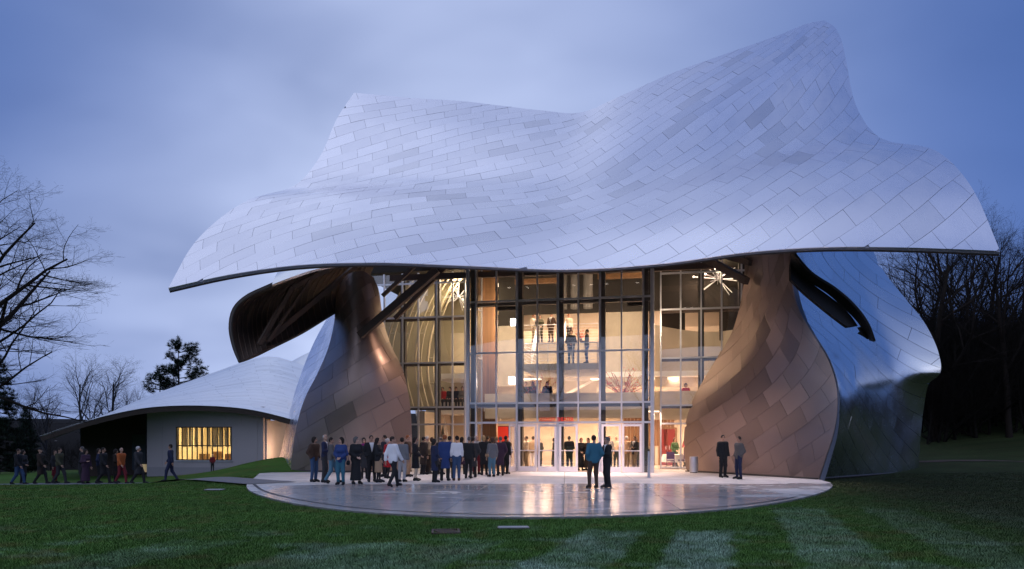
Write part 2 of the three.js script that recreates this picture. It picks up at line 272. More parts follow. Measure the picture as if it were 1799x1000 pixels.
const leg2 = wp('steel_leg', shell(legR, 64, 80, -0.03, -0.3), M.seam);
clad(leg2, 'cladding_panel', shingles(legR, { W: 9, H: 11, angle: 0.6, len: 1.5, ht: 1.0, gap: 0.012, seed: 21, lift: 0.05, thick: 0.04, tilt: 0.03, cell: 0.32 }), M.column, 200, [0.35, 0.65, 0.85]);
const flankR = coons([[1439, 848, 31.4], [1530, 839, 34.5], [1612, 831, 38]], [[1397, 426, 33.2], [1460, 422, 38], [1522, 420, 43]],
  [[1439, 848, 31.4], [1453, 805, 31.4], [1467, 760, 31.4], [1473, 715, 31.4], [1470, 675, 31.5], [1456, 632, 31.7], [1431, 590, 32], [1407, 547, 32.4], [1396, 512, 32.7], [1394, 480, 33], [1397, 426, 33.2]],
  [[1612, 831, 38], [1616, 770, 38], [1622, 715, 38.2], [1632, 672, 38], [1652, 655, 37.6], [1649, 622, 38], [1626, 572, 39], [1590, 526, 40.5], [1552, 478, 42], [1522, 420, 43]],
  (u, v, q) => { const w = sstep(0, 0.3, u); q.z += w * (-1.25 * exp(-(((v - 0.48) / 0.28) ** 2)) + 0.3 * sin(PI * v) * v) + 0.30 * sin(3 * PI * u) * sstep(0.3, 0.7, v) * sin(PI * u) + 0.12 * sin(7 * PI * u + 5 * v) * sstep(0.35, 0.6, v) * sin(PI * u); }, 1, 6);
const fr = wp('steel_flank', shell(flankR, 60, 80, -0.03, -0.25), M.seam);
clad(fr, 'cladding_panel', shingles(flankR, { W: 12, H: 14, angle: -0.55, len: 3.2, ht: 0.85, gap: 0.02, seed: 31, lift: 0.05, thick: 0.04, tilt: 0.008, cell: 0.36 }), M.side, 250);
wp('roof_tower', box(16.2, 17.6, 8, 13.6, -50, -44), M.side[2]);
for (const [S, parent] of [[legL, leg], [legR, leg2], [flankL, fl], [flankR, fr]]) { const pts = []; for (let k = 0; k <= 16; k++) pts.push(S(k / 16, 0.004).addScaledVector(normalAt(S, k / 16, 0.01, 1), 0.07).setY(0.03)); piece(parent, 'base_trim', tube(pts, 0.045, 40, 6), M.darkSteel); }
// -- curled steel wing beyond the left leg, ribbed inside
const wingL = coons([[421, 636, 33], [470, 613, 34], [530, 584, 36.6], [592, 546, 39.6], [640, 520, 41.5]], [[478, 502, 33.5], [520, 486, 35], [560, 474, 36.8], [610, 466, 39.4], [660, 460, 41.5]],
  [[421, 636, 33], [411, 606, 33], [406, 575, 33], [412, 545, 33.2], [432, 524, 33.3], [478, 502, 33.5]], [[640, 520, 41.5], [645, 500, 41.8], [660, 460, 41.5]],
  (u, v, q) => { q.z += 2.2 * sin(PI * v) * (0.4 + 0.6 * (1 - u)) * min(1, u * 5 + 0.12); });
const wl = wp('curled_wing', shell(wingL, 28, 18, 0, -0.12), M.rust);
for (let i = 1; i < 24; i++) { const u = i / 24 * 0.97, pts = []; for (let k = 0; k <= 10; k++) pts.push(wingL(u, k / 10).addScaledVector(normalAt(wingL, u, k / 10, 1), 0.05)); piece(wl, 'rib', tube(pts, 0.022, 14, 4), M.rib); }
const brow = coons([[478, 502, 33.4], [512, 489, 34.2], [548, 477, 34.8], [590, 468, 35.6]], [[492, 474, 35.5], [520, 462, 36], [555, 455, 36.5], [600, 450, 37]], [[478, 502, 33.4], [483, 489, 34.2], [492, 474, 35.5]], [[590, 468, 35.6], [595, 460, 36.2], [600, 450, 37]]);
piece(wl, 'outer_skin', shell(brow, 14, 8, 0.05, -0.05), M.side[0]);
const rimPts = []; for (let k = 0; k <= 12; k++) rimPts.push(wingL(0, k / 12)); for (let k = 1; k <= 6; k++) rimPts.push(wingL(k / 24, 1));
piece(wl, 'rim', tube(rimPts, 0.07, 40, 6), M.darkSteel);
[[[455, 606, 33.7], [512, 505, 35], 0.16], [[462, 603, 34.2], [625, 468, 39.4], 0.2], [[512, 505, 35], [600, 462, 38.8], 0.16], [[470, 600, 34], [545, 492, 35.6], 0.10]].forEach(([a, b, w]) => piece(wl, 'strut', beam(P(...a), P(...b), w, w * 1.2), M.rust));
// -- torn dark wing beyond the right leg
{
  const outer = [[1392, 440, 31.6], [1425, 478, 31.6], [1470, 508, 31.8], [1505, 540, 32], [1526, 570, 32.2], [1537, 600, 32.3]], inner = [[1388, 492, 31.4], [1410, 514, 31.4], [1442, 541, 31.4], [1470, 563, 31.5], [1487, 575, 31.6], [1518, 590, 32]];
  const wingR = coons(inner, outer, [inner[0], [1388, 465, 31.2], outer[0]], [inner[5], [1527, 596, 32.1], outer[5]], (u, v, q) => { q.z += 0.8 * sin(PI * v); });
  const slitS = (a, b) => (u, v) => wingR(lerp(a, b, u), v), half = (lo, hi, a, b) => (u, v) => wingR(lerp(a, b, u), lerp(lo(u), hi(u), v));
  const w = wp('torn_wing', shell(slitS(0, 0.26), 8, 6, 0.05, -0.05, 1), M.dark);
  const slit = (u) => 0.035 * sin(PI * u);
  piece(w, 'wing_strip', shell(half(() => 0, (u) => 0.62 - slit(u), 0.26, 0.5), 10, 6, 0.05, -0.05), M.dark);
  piece(w, 'wing_strip', shell(half((u) => 0.62 + slit(u) * 0.5, () => 1, 0.26, 0.5), 10, 6, 0.05, -0.05), M.dark);
  piece(w, 'wing_strip', shell(half(() => 0, (u) => 0.60 - 0.10 * u * u, 0.5, 0.80), 10, 6, 0.05, -0.05), M.dark);
  piece(w, 'wing_strip', shell(half((u) => 0.61 + 0.03 * u, () => 1, 0.5, 0.82), 10, 6, 0.05, -0.05), M.dark);
  piece(w, 'wing_strip', shell(half((u) => 0.50 - 0.1 * u, () => 1, 0.82, 0.92), 4, 6, 0.05, -0.05), M.dark);
  piece(w, 'wing_strip', shell(half((u) => 0.10 + 0.3 * u, () => 1, 0.92, 1), 4, 6, 0.05, -0.05), M.dark);
}
// -- dark struts that carry the canopy
[[[632, 590, 37.0], [768, 474, 36.0], 0.30], [[1236, 452, 38], [1312, 494, 35], 0.28], [[1268, 448, 37], [1318, 462, 35], 0.22], [[694, 560, 42], [800, 452, 41], 0.2], [[672, 520, 40.5], [752, 446, 40], 0.16]].forEach(([a, b, w]) => wp('canopy_strut', beam(P(...a), P(...b), w, w * 1.15), M.rust));
wp('canopy_strut', [beam(V(-6.5, 10.05, -36.2), V(11, 10.05, -33.2), 0.22, 0.3), beam(V(-6.5, 10.2, -41), V(10, 10.2, -38), 0.22, 0.3)], M.rust);  // the front one is an unseen beam added to hold the spots
// -- glass front: a frame of its own, turned a little to the left
const YAW = -11.31 * PI / 180, FO = V(2.475, 0, -38.04), c_ = cos(YAW), s_ = sin(YAW);
const fx = (p, z = 0) => { const k = (p - CX) / F, d0 = -FO.z - z * c_, x0 = FO.x + z * s_; return (d0 * k - x0) / (c_ - s_ * k); };
const fd = (p, z = 0) => -FO.z - z * c_ + s_ * fx(p, z);
const fy = (p, py, z = 0) => EYE + (HY - py) / F * fd(p, z);
const LW = (x, y, z) => V(x, y, z).applyAxisAngle(V(0, 1, 0), YAW).add(FO);
function frameGroup(name) { const g = new THREE.Group(); g.name = name; g.position.copy(FO).sub(ROOT); g.rotation.y = YAW; hall.add(g); return g; }
const front = frameGroup('glass_facade'), TOP = 11.1, LV = [0, 2.45, 3.43, 5.96, 8.56, TOP];
const bar = (mat, ...b) => piece(front, 'mullion', box(...b), mat);
function paneAt(parent, x0, x1, y0, y1, z) { const g = new THREE.PlaneGeometry(x1 - x0, y1 - y0).translate((x0 + x1) / 2, (y0 + y1) / 2, z); return piece(parent, 'pane', g, M.glass); }
const VX = [822, 836, 872, 908, 944, 980, 1016, 1054, 1092, 1130, 1146].map((p) => fx(p)), thick = { 3: 1, 5: 1, 7: 1, 9: 1 };
VX.forEach((x, i) => { const w = i === 0 || i === 10 ? 0.085 : thick[i] ? 0.05 : 0.035; const y0 = i >= 2 && i <= 9 && !thick[i] ? 2.5 : 0; bar(M.alu, x - w, x + w, y0, TOP, -0.1, 0.06); if (thick[i]) bar(M.darkSteel, x - 0.02, x + 0.24, 0, TOP, -0.62, -0.18); });
bar(M.darkSteel, VX[0] + 0.1, VX[1] - 0.04, 0, TOP, -0.6, -0.2); bar(M.darkSteel, VX[9] + 0.28, VX[10] - 0.1, 3.4, TOP, -0.6, -0.3);
[[LV[1], 0.05], [LV[2], 0.045], [LV[3], 0.04], [LV[4], 0.04]].forEach(([y, h]) => { bar(M.alu, VX[0] - 0.08, VX[10] + 0.08, y - h, y + h, -0.085, 0.045); });
bar(M.darkSteel, VX[0], VX[10], LV[2] - 0.20, LV[2] - 0.05, -0.55, -0.1); bar(M.darkSteel, VX[0], VX[10], LV[4] - 0.2, LV[4] - 0.05, -0.4, -0.12);
for (let i = 0; i < 10; i++) for (let j = 0; j < 5; j++) { if (j === 0 && i >= 1 && i <= 8) continue; paneAt(front, VX[i] + 0.03, VX[i + 1] - 0.03, LV[j] + 0.04, LV[j + 1] - 0.04, -0.02); }
// side returns of the projecting bay, and the set-back fronts on either side
const BACK = -4.2;
for (const [x, s] of [[VX[0], -1], [VX[10], 1]]) {
  for (const z of [-0.9, -1.9, -3.0, -4.1]) bar(M.alu, x - 0.035, x + 0.035, 0, TOP, z - 0.05, z + 0.05);
  for (const y of LV.slice(1, 5)) bar(M.alu, x - 0.03, x + 0.03, y - 0.035, y + 0.035, BACK, -0.12);
  const zs = [-0.1, -0.9, -1.9, -3.0, -4.15]; for (let k = 0; k < 4; k++) for (let j = 0; j < 5; j++) { const g = new THREE.PlaneGeometry(zs[k] - zs[k + 1] - 0.08, LV[j + 1] - LV[j] - 0.08).rotateY(PI / 2).translate(x, (LV[j] + LV[j + 1]) / 2, (zs[k] + zs[k + 1]) / 2); piece(front, 'pane', g, M.glass); }
}
for (const [px, th, lo, hi] of [[[640, 675, 707, 735, 767, 795, 817], { 2: 1, 4: 1 }], [[1161, 1196, 1232, 1268, 1303, 1340], { 2: 1, 4: 1 }]]) {
  const xs = px.map((p) => fx(p, BACK));
  xs.forEach((x, i) => { if (th[i]) bar(M.darkSteel, x - 0.15, x + 0.15, 0, TOP, BACK - 0.4, BACK - 0.08); bar(th[i] ? M.alu : M.alu, x - 0.04, x + 0.04, 0, TOP, BACK - 0.07, BACK + 0.05); });
  for (const y of [0.1, ...LV.slice(1, 5), 10.5]) { bar(M.alu, xs[0], xs[xs.length - 1], y - 0.045, y + 0.045, BACK - 0.06, BACK + 0.035); if (y > 3 && y < 9) bar(M.rust, xs[0], xs[xs.length - 1], y - 0.16, y + 0.0, BACK - 0.36, BACK - 0.1); }
  for (let i = 0; i + 1 < xs.length; i++) for (let j = 0; j < 5; j++) paneAt(front, xs[i] + 0.035, xs[i + 1] - 0.035, LV[j] + 0.05, LV[j + 1] - 0.05, BACK - 0.01);
}
// -- doors
function door(hingeX, w, openAngle, dir, hingeZ = 0) {      // dir +1: leaf runs to the right of its hinge
  const d = new THREE.Group(); d.name = 'door'; d.position.copy(V(hingeX, 0, hingeZ).applyAxisAngle(V(0, 1, 0), YAW).add(FO).sub(ROOT)); d.rotation.y = YAW + openAngle; hall.add(d);
  const X = (a, b) => dir > 0 ? [a, b] : [-b, -a], H0 = 0.012, H1 = 2.37, b = (a0, a1, y0, y1, z0, z1) => box(...X(a0, a1), y0, y1, z0, z1);
  piece(d, 'door_frame', [b(0.01, 0.12, H0, H1, -0.025, 0.025), b(w - 0.12, w - 0.01, H0, H1, -0.025, 0.025), b(0.12, w - 0.12, H1 - 0.12, H1, -0.024, 0.024), b(0.12, w - 0.12, H0, 0.27, -0.024, 0.024)], M.aluWhite);
  piece(d, 'push_bar', b(0.12, w - 0.12, 1.03, 1.08, -0.055, -0.015), M.aluWhite);
  const g = new THREE.PlaneGeometry(w - 0.24, H1 - 0.39).translate(dir * w / 2, (0.27 + H1 - 0.12) / 2, 0); piece(d, 'pane', g, M.glass);
  const hx = dir * (w - 0.06); piece(d, 'handle', [rod(V(hx, 0.98, 0.08), V(hx, 1.26, 0.08), 0.014), rod(V(hx, 0.99, 0.02), V(hx, 0.99, 0.085), 0.012), rod(V(hx, 1.25, 0.02), V(hx, 1.25, 0.085), 0.012)], M.alu);
}
const bayW = (i) => VX[i + 1] - VX[i];
door(VX[3] + 0.05, bayW(3) - 0.06, 0, 1); door(VX[5] - 0.05, bayW(4) - 0.06, 0, -1); door(VX[5] + 0.05, bayW(5) - 0.06, 0, 1); door(VX[7] - 0.06, bayW(6) - 0.08, -1.5, -1, -0.04);
door(VX[7] + 0.06, bayW(7) - 0.07, 0, 1); door(VX[9] - 0.05, bayW(8) - 0.06, 0, -1); door(VX[3] - 0.06, bayW(2) - 0.06, 1.45, -1, 0.05); door(VX[1] + 0.06, bayW(1) - 0.06, -1.35, 1, 0.05);
// -- the lobby
const lobby = frameGroup('lobby'), lp = (name, g, m) => piece(lobby, name, g, m);
const FL = 0.012, XL = -11.5, XR = 11.5;
lp('lobby_floor', [box(VX[0], VX[10], -0.2, FL, -4.2, -0.05), box(XL, XR, -0.2, FL, -14, -4.2)], M.floor);
lp('back_wall', box(XL, XR, FL, 11.2, -14.3, -14), M.cream);
lp('side_wall', box(XR, XR + 0.3, FL, 11.2, -14.3, BACK - 0.5), M.cream);
lp('side_wall', box(-8.9, -8.6, FL, 3.2, -14.0, BACK - 0.5), M.cream);
lp('lobby_roof', [box(VX[0] - 0.2, VX[10] + 0.2, 11.15, 11.6, -4.2, 0.4), box(XL - 1, XR + 0.6, 11.21, 11.6, -14.3, -4.2)], M.dark);
// ground-floor rear wall with timber panels, opening into the foyer
lp('foyer_wall', [box(XL + 3, 2.6, FL, 3.1, -10.3, -10), box(4.4, XR, FL, 3.1, -10.3, -10), box(2.6, 4.4, 2.5, 3.1, -10.3, -10)], M.cream);
for (let i = 0; i < 14; i++) lp('timber_panel', box(2.5 + i * 0.22, 2.69 + i * 0.22, 1.2, 2.9, -9.97, -9.93 + (i % 3) * 0.01), M.wood);
// first balcony
const BY = 3.12, bz = -2.6;
lp('balcony_slab', [box(VX[0] + 0.2, VX[10] - 0.2, BY, 3.44, -10.0, bz), box(XL + 3, VX[0] + 0.2, BY, 3.44, -10, -6.6), box(VX[10] - 0.2, XR, BY, 3.44, -10, -6.2)], M.white);
lp('parapet', box(VX[0] + 0.3, VX[10] - 0.3, 2.72, 4.05, bz, bz + 0.14), M.cream);
lp('parapet', box(VX[10] - 0.3, XR, 2.7, 4.3, -6.15, -6.0), M.cream);
lp('parapet', box(-6.2, VX[0] + 0.3, 2.7, 4.25, -6.6, -6.45), M.cream);
lp('balcony_wall', [box(XL + 3, fx(984, -9), 3.44, 8.4, -10.0, -9.8), box(fx(1046, -9), XR, 3.44, 8.4, -10.0, -9.8), box(fx(984, -9), fx(1046, -9), 5.5, 8.4, -10.0, -9.8)], M.cream);
// white trusswork seen through the opening in the balcony wall
{ const x0 = fx(984, -9.5), x1 = fx(1050, -9.5), z = -9.55; lp('truss', [beam(V(x0 + 0.15, 3.45, z), V(x0 + 0.15, 5.4, z), 0.2, 0.2), beam(V(x0 + 0.2, 4.3, z), V(x1, 5.35, z), 0.15, 0.15), beam(V(x0 + 0.2, 4.25, z), V(x1 - 0.3, 3.5, z), 0.13, 0.13), beam(V(x0 + 0.2, 4.35, z), V(x1, 4.35, z), 0.16, 0.16), beam(V(x0 + 0.1, 5.3, z), V(x1, 5.3, z), 0.18, 0.18)], M.white); }
// second balcony: solid fronts at both ends, a footbridge with rails between
lp('balcony_slab', [box(XL + 3, fx(912, -6), 5.2, 5.5, -9.8, -6.2), box(fx(1054, -6), XR, 5.2, 5.5, -9.8, -6.9)], M.white);
lp('balcony_front', box(fx(836, -6), fx(911, -6), 4.7, fy(880, 573, -6), -6.2, -6.02), M.cream);
lp('balcony_front', box(fx(1056, -7), fx(1128, -7), 4.65, fy(1092, 533, -7), -7.15, -6.95), M.cream);
{ // the curved balcony front in the right-hand lobby
  const pts = []; for (let i = 0; i <= 16; i++) { const t = i / 16; pts.push([lerp(fx(1150, -7), fx(1345, -7), t), -7 - 1.1 * sin(PI * t), fy(1165, 570, -7) - 0.35 * sin(PI * t * 0.9)]); }
  const pos = [], idx = []; pts.forEach(([x, z, y]) => { for (const [dz, yy] of [[0, 4.62], [0, y], [-0.18, y], [-0.18, 4.62]]) pos.push(x, yy, z + dz); });
  for (let i = 0; i < 16; i++) for (let k = 0; k < 4; k++) { const a = i * 4 + k, b = i * 4 + (k + 1) % 4; idx.push(a, a + 4, b + 4, a, b + 4, b); }
  const g = new THREE.BufferGeometry(); g.setAttribute('position', new THREE.Float32BufferAttribute(pos, 3)); g.setAttribute('uv', new THREE.Float32BufferAttribute(new Float32Array(pos.length / 3 * 2), 2)); g.setIndex(idx); const gg = g.toNonIndexed(); gg.computeVertexNormals(); lp('balcony_front', gg, M.cream);
}
const bx0 = fx(918, -1.4), bx1 = fx(1052, -1.4);
lp('footbridge', box(bx0, bx1, 5.18, 5.50, -6.2, -1.3), M.concrete);
function railing(x0, x1, z, y, ends = []) { const n = max(2, Math.round((x1 - x0) / 1.1)), g = []; for (let i = 0; i <= n; i++) g.push(rod(V(lerp(x0, x1, i / n), y, z), V(lerp(x0, x1, i / n), y + 1.05, z), 0.02)); for (let k = 0; k < 6; k++) g.push(rod(V(x0, y + 0.18 + k * 0.174, z), V(x1, y + 0.18 + k * 0.174, z), k === 5 ? 0.024 : 0.009)); for (const x of ends) for (let k = 0; k < 6; k++) g.push(rod(V(x, y + 0.18 + k * 0.174, z), V(x, y + 0.18 + k * 0.174, z - 4.5), 0.012)); lp('railing', g, M.alu); }
railing(bx0 + 0.05, bx1 - 0.05, -1.4, 5.5, [bx0 + 0.05, bx1 - 0.05]);
// upper landing with its stair, and the tall rear wall behind it
const ly = 7.45; lp('landing', box(fx(912, -8), fx(1054, -8), 5.5, ly, -9.8, -8), M.cream);
railing(fx(914, -8), fx(1052, -8), -8.05, ly);
for (const [a, b] of [[[945, 565], [933, 618]], [[994, 565], [982, 612]]]) lp('stair_rail', [0, 1, 2, 3, 4, 5].map((k) => rod(V(fx(a[0], -7.6), fy(a[0], a[1], -7.6) - k * 0.16, -7.6), V(fx(b[0], -5), fy(b[0], b[1], -5) - k * 0.16, -5), 0.014)), M.alu);
lp('column', box(fx(848, -3), fx(872, -3), FL, 11.15, -3.4, -3.0), M.wood);
lp('column', box(fx(1128, -3), fx(1138, -3), FL, 11.15, -3.3, -3.0), M.cream);
// dark upper zone: bulkhead, ducts, beams
lp('bulkhead', [box(fx(874, -6.5), XR, 8.95, 11.15, -7.0, -6.8), box(fx(872, -6.5), fx(912, -6.5), 7.6, 9.0, -6.99, -6.81)], M.dark);
[[990, 7], [1010, 8], [1033, 9]].forEach(([p, r]) => lp('duct', rod(V(fx(p, -5), 8.9, -5), V(fx(p, -5), 11.14, -5), r / 34, r / 34, 16), M.duct));
lp('ceiling_beam', [box(fx(905, -4), fx(985, -4), 10.2, 10.45, -4.2, -3.9), box(fx(1050, -4), fx(1130, -4), 10.3, 10.55, -4.2, -3.9)], M.wood);
lp('lobby_panel', [box(fx(1160, -7.8), fx(1204, -7.8), 7.9, 11.1, -8.2, -8.0), box(fx(1264, -8), fx(1320, -8), 7.3, 9.15, -8.2, -8.0), box(fx(1204, -8.6), fx(1320, -8.6), 10.4, 11.1, -8.8, -8.6)], M.dark);  // dark panels added to make the upper right lobby dark
lp('lobby_panel', [box(fx(1248, -9), fx(1330, -9), fy(1260, 512, -9), 11.1, -9.4, -9.3)], M.cream);
// stair up to the first balcony in the left-hand lobby
{ const g = [], n = 20, x0 = fx(768, -5.6), x1 = fx(752, -10.5), z0 = -5.6, z1 = -10.4; for (let i = 0; i < n; i++) { const t = i / n, x = lerp(x0, x1, t), z = lerp(z0, z1, t); lp('stair_step', box(x - 0.75, x + 0.75, i * 0.171 + 0.01, (i + 1) * 0.171, z - 0.26, z), M.concrete); }
  for (const s of [-0.8, 0.8]) g.push(beam(V(x0 + s, 0.25, z0), V(x1 + s, 3.6, z1), 0.06, 0.32), beam(V(x0 + s, 1.1, z0), V(x1 + s, 4.45, z1), 0.05, 0.05)); for (let i = 0; i <= 8; i++) for (const s of [-0.8, 0.8]) g.push(rod(V(lerp(x0, x1, i / 8) + s, i / 8 * 3.35 + 0.2, lerp(z0, z1, i / 8)), V(lerp(x0, x1, i / 8) + s, i / 8 * 3.35 + 1.1, lerp(z0, z1, i / 8)), 0.018)); lp('stair_rail', g, M.white); }
lp('lobby_wall', box(fx(748, -11.5), VX[0] + 0.5, 4.2, 11.1, -11.7, -11.5), M.olive);
// the ribbed curved wall at the left end of the lobby
{
  const rib = (o) => { const pts = [[742 + o, 715], [730 + o, 660], [733 + o, 600], [748 + o, 548], [772 + o, 500], [806 + o, 458]].map(([a, b], i) => V(fx(a, -6 - o * 0.01), fy(a, b, -6 - o * 0.01), -6 - o * 0.01)); return pts; };
  [0, 22, -26, -52].forEach((o) => { const a = rib(o), b = rib(o).map((p) => p.clone().add(V(0.35, 0.02, 0.0))); lp('curved_rib', [tube(a, 0.07, 40, 6), tube(b, 0.05, 40, 6), ...[0.15, 0.3, 0.45, 0.6, 0.75, 0.9].map((t) => { const ca = new THREE.CatmullRomCurve3(a).getPoint(t), cb = new THREE.CatmullRomCurve3(b).getPoint(t); return rod(ca, cb, 0.035, 0.035, 5); })], M.oliveRib); });
  const A = rib(-90).map((p) => p.setZ(-7.2)), B = rib(10).map((p) => p.setZ(-7.6)), cA = new THREE.CatmullRomCurve3(A), cB = new THREE.CatmullRomCurve3(B);
  const S = (u, v) => cA.getPoint(v).lerp(cB.getPoint(v), u); lp('curved_wall', shell(S, 8, 24, 0, -0.1), M.olive);
}
// lights in the ceilings: each one a lit panel with its lamp just below
function ceilingLight(x, y, z, w, d, k, col = [1, 0.66, 0.475]) {
  k *= 4.1; piece(lobby, 'ceiling_light', box(x - w / 2, x + w / 2, y, y + 0.05, z - d / 2, z + d / 2), M.glow);
  const l = new THREE.RectAreaLight(new THREE.Color().setRGB(...col), k, w, d); l.name = 'ceiling_lamp'; l.position.set(x, y - 0.01, z); l.rotation.x = -PI / 2; lobby.add(l);
}
[[-2.5, -3.6], [1, -3.6], [4, -3.6]].forEach(([x, z]) => ceilingLight(x, BY - 0.06, z, 1.4, 0.7, 16));
[[-2.5, -7.5], [1.5, -7.5], [5.5, -7.5], [8.6, -8]].forEach(([x, z]) => ceilingLight(x, BY - 0.06, z, 1.6, 1, 14));
[[-3, -7.6], [1.5, -8.4], [5, -8.4], [8.5, -8.4]].forEach(([x, z]) => ceilingLight(x, 5.13, z + 0.6, 1.6, 0.8, 9));
[[-1.5, -4.8], [2, -4.6], [4.2, -4.8]].forEach(([x, z]) => ceilingLight(x, 11.08, z, 0.8, 0.4, 2.2));
[[-3.0, -0.75], [3.7, -0.75]].forEach(([x, z]) => { const g = piece(lobby, 'track_light', box(-0.52, 0.52, -0.13, 0.13, 0.012, 0.07), M.darkSteel); g.position.set(x, 8.3, z); g.rotation.x = -0.5; piece(g, 'lamp_lens', box(-0.5, 0.5, -0.12, 0.12, 0.0, 0.012), M.glow); const l = new THREE.RectAreaLight(new THREE.Color(1, 0.76, 0.54), 560, 1.0, 0.24); l.name = 'track_lamp'; l.position.set(x, 8.3 - 0.01, z - 0.01); l.rotation.x = -0.5; lobby.add(l); });
[[-1.5, -9], [1.5, -9.4], [4.5, -9]].forEach(([x, z]) => ceilingLight(x, 11.14, z, 1.6, 0.8, 34));
[[-6.6, -6], [-4.6, -8.8]].forEach(([x, z]) => ceilingLight(x, 11.14, z, 1.6, 0.9, 19, [1, 0.78, 0.50]));
[[7.2, -5.6], [8.2, -7.8]].forEach(([x, z]) => ceilingLight(x, 11.14, z, 1.2, 0.6, 12));
// spots added, unseen behind the eave, to warm and brighten the steel legs
[[[-2.2, 2.6], [600, 820, 38], 70], [[6.6, 2.6], [1290, 760, 36], 40]].forEach(([[x, z], aim, k]) => {
  const p = LW(x, 9.74, z), q = P(...aim), d = q.clone().sub(p).normalize(); wp('unseen_downlight', rod(p.clone().addScaledVector(d, -0.34), p, 0.10, 0.11, 12, false), M.darkSteel);
  wp('unseen_downlight_lens', rod(p.clone(), p.clone().addScaledVector(d, 0.02), 0.095, 0.095, 12, false), M.glowWhite);
  const l = new THREE.SpotLight(new THREE.Color(1, 0.66, 0.48), k, 0, 0.5, 1); l.name = 'unseen_downlight_lamp'; l.castShadow = true; l.position.copy(p).addScaledVector(d, 0.05); l.target.position.copy(q); scene.add(l, l.target);
});
[[-3.2, [-6.0, 6.0], 230], [6.2, [7.6, 6.8], 170], [8.4, [8.9, 6.2], 90], [1.2, [1.2, 7.2], 200]].forEach(([x, [ax, az], k]) => {  // more unseen spots added to brighten the paving
  const p = LW(x, 9.74, 2.6); wp('unseen_downlight', rod(p.clone().add(V(0, 0.02, 0)), p.clone().add(V(0, 0.30, 0)), 0.11, 0.09, 12, false), M.darkSteel); wp('unseen_downlight_lens', rod(p.clone().add(V(0, -0.005, 0)), p.clone().add(V(0, 0.015, 0)), 0.09, 0.09, 12, false), M.glowWhite);
  const l = new THREE.SpotLight(new THREE.Color(1, 0.82, 0.86), k, 0, 0.52, 1); l.name = 'unseen_downlight_lamp'; l.castShadow = true; l.position.copy(p).add(V(0, -0.03, 0)); l.target.position.copy(LW(ax, 0, az)); scene.add(l, l.target);
});
// downlights under the canopy, on the added beam in front of the doors
[[-2.2, 90], [0.3, 190], [2.0, 380], [3.6, 190]].forEach(([x, k]) => {
  const p = LW(x, 9.74, 2.6); wp('unseen_downlight', rod(p.clone().add(V(0, 0.02, 0)), p.clone().add(V(0, 0.30, 0)), 0.11, 0.09, 12, false), M.darkSteel);
  wp('unseen_downlight_lens', rod(p.clone().add(V(0, -0.005, 0)), p.clone().add(V(0, 0.015, 0)), 0.09, 0.09, 12, false), M.glowWhite);
  const l = new THREE.SpotLight(new THREE.Color(1, 0.72, 0.68), k, 0, 0.42, 0.8); l.name = 'unseen_downlight_lamp'; l.castShadow = true; l.position.copy(p).add(V(0, -0.03, 0)); l.target.position.copy(LW(x + 0.1, 0, 1.2)); scene.add(l, l.target);
});
// ---------------------------------------------------------------- ground, plaza, path
const plazaEdge = (() => {
  const front = [[440, 845], [433, 853], [441, 863], [470, 873.5], [520, 884.5], [600, 895], [700, 902.5], [800, 906.8], [900, 908], [1000, 907.5], [1100, 905], [1200, 900], [1300, 891.5], [1380, 880], [1440, 866], [1463, 854], [1459, 848]].map(([a, b]) => GP(a, b));
  const c = new THREE.CatmullRomCurve3(front, false, 'centripetal').getPoints(120).map((p) => [p.x, -p.z]);   // [x, distance]
  return [...c, [13.4, 36], [13.4, 43], [-11, 43], [-11.2, 38.4], [-12.0, 36.5]];
})();
function insidePlaza(x, d, grow = 0) { let inn = false; for (let i = 0, j = plazaEdge.length - 1; i < plazaEdge.length; j = i++) { const [xi, yi] = plazaEdge[i], [xj, yj] = plazaEdge[j]; if ((yi > d) !== (yj > d) && x < (xj - xi) * (d - yi) / (yj - yi) + xi) inn = !inn; } return inn; }
function groundH(x, d) {
  let h = -0.06;
  h -= 0.5 * sstep(-11.5, -18, x) * sstep(27, 36, d) + 0.029 * max(0, -x - 18) * sstep(24, 50, d);
  h += 0.75 * exp(-(((x + 13.5) / 4.2) ** 2) - (((d - 45) / 5) ** 2));                                     // grassed bank beside the low wing
  h += 5.5 * sstep(16, 46, x) * sstep(38, 78, d) + 0.5 * exp(-(((x - 24) / 7) ** 2) - (((d - 41) / 6) ** 2)); // rising ground on the right
  h += (fbm(x * 0.22 + 50, d * 0.22 + 50, 3, 70) - 0.5) * 0.12 * sstep(12, 22, hypot(x, d - 27));
  h -= 0.02 * max(0, d - 60) * sstep(0, -30, x);
  h += 2.6 * sstep(140, 300, hypot(x, d));
  return h;
}
const stripe = (x, d) => { // mown stripes, the sheen of leaning blades put into the turf colour
  const q = x - 0.28 * (d - 10) + (fbm(d * 1.5, x * 0.6, 4, 80) - 0.5) * 0.34 + (fbm(d * 9, x * 9, 2, 81) - 0.5) * 0.16; let s = 0; const end = q < 3.4 ? 14.3 : 19;
  for (const [a, b, k] of [[0.05, 1.2, 0.75], [1.86, 2.88, 1], [3.9, 5.15, 0.5], [6.1, 7.2, 0.35], [8.3, 9.3, 0.3], [-3.9, -1.0, 0.45], [-6.6, -5.3, 0.3]]) s = max(s, k * sstep(a - 0.09, a + 0.09, q) * sstep(b + 0.09, b - 0.09, q));
  return s * sstep(end + 0.3, end - 0.3, d + (fbm(x * 2, d * 2, 3, 84) - 0.5) * 1.2 + (q < -0.5 ? 1.6 : 0));
};
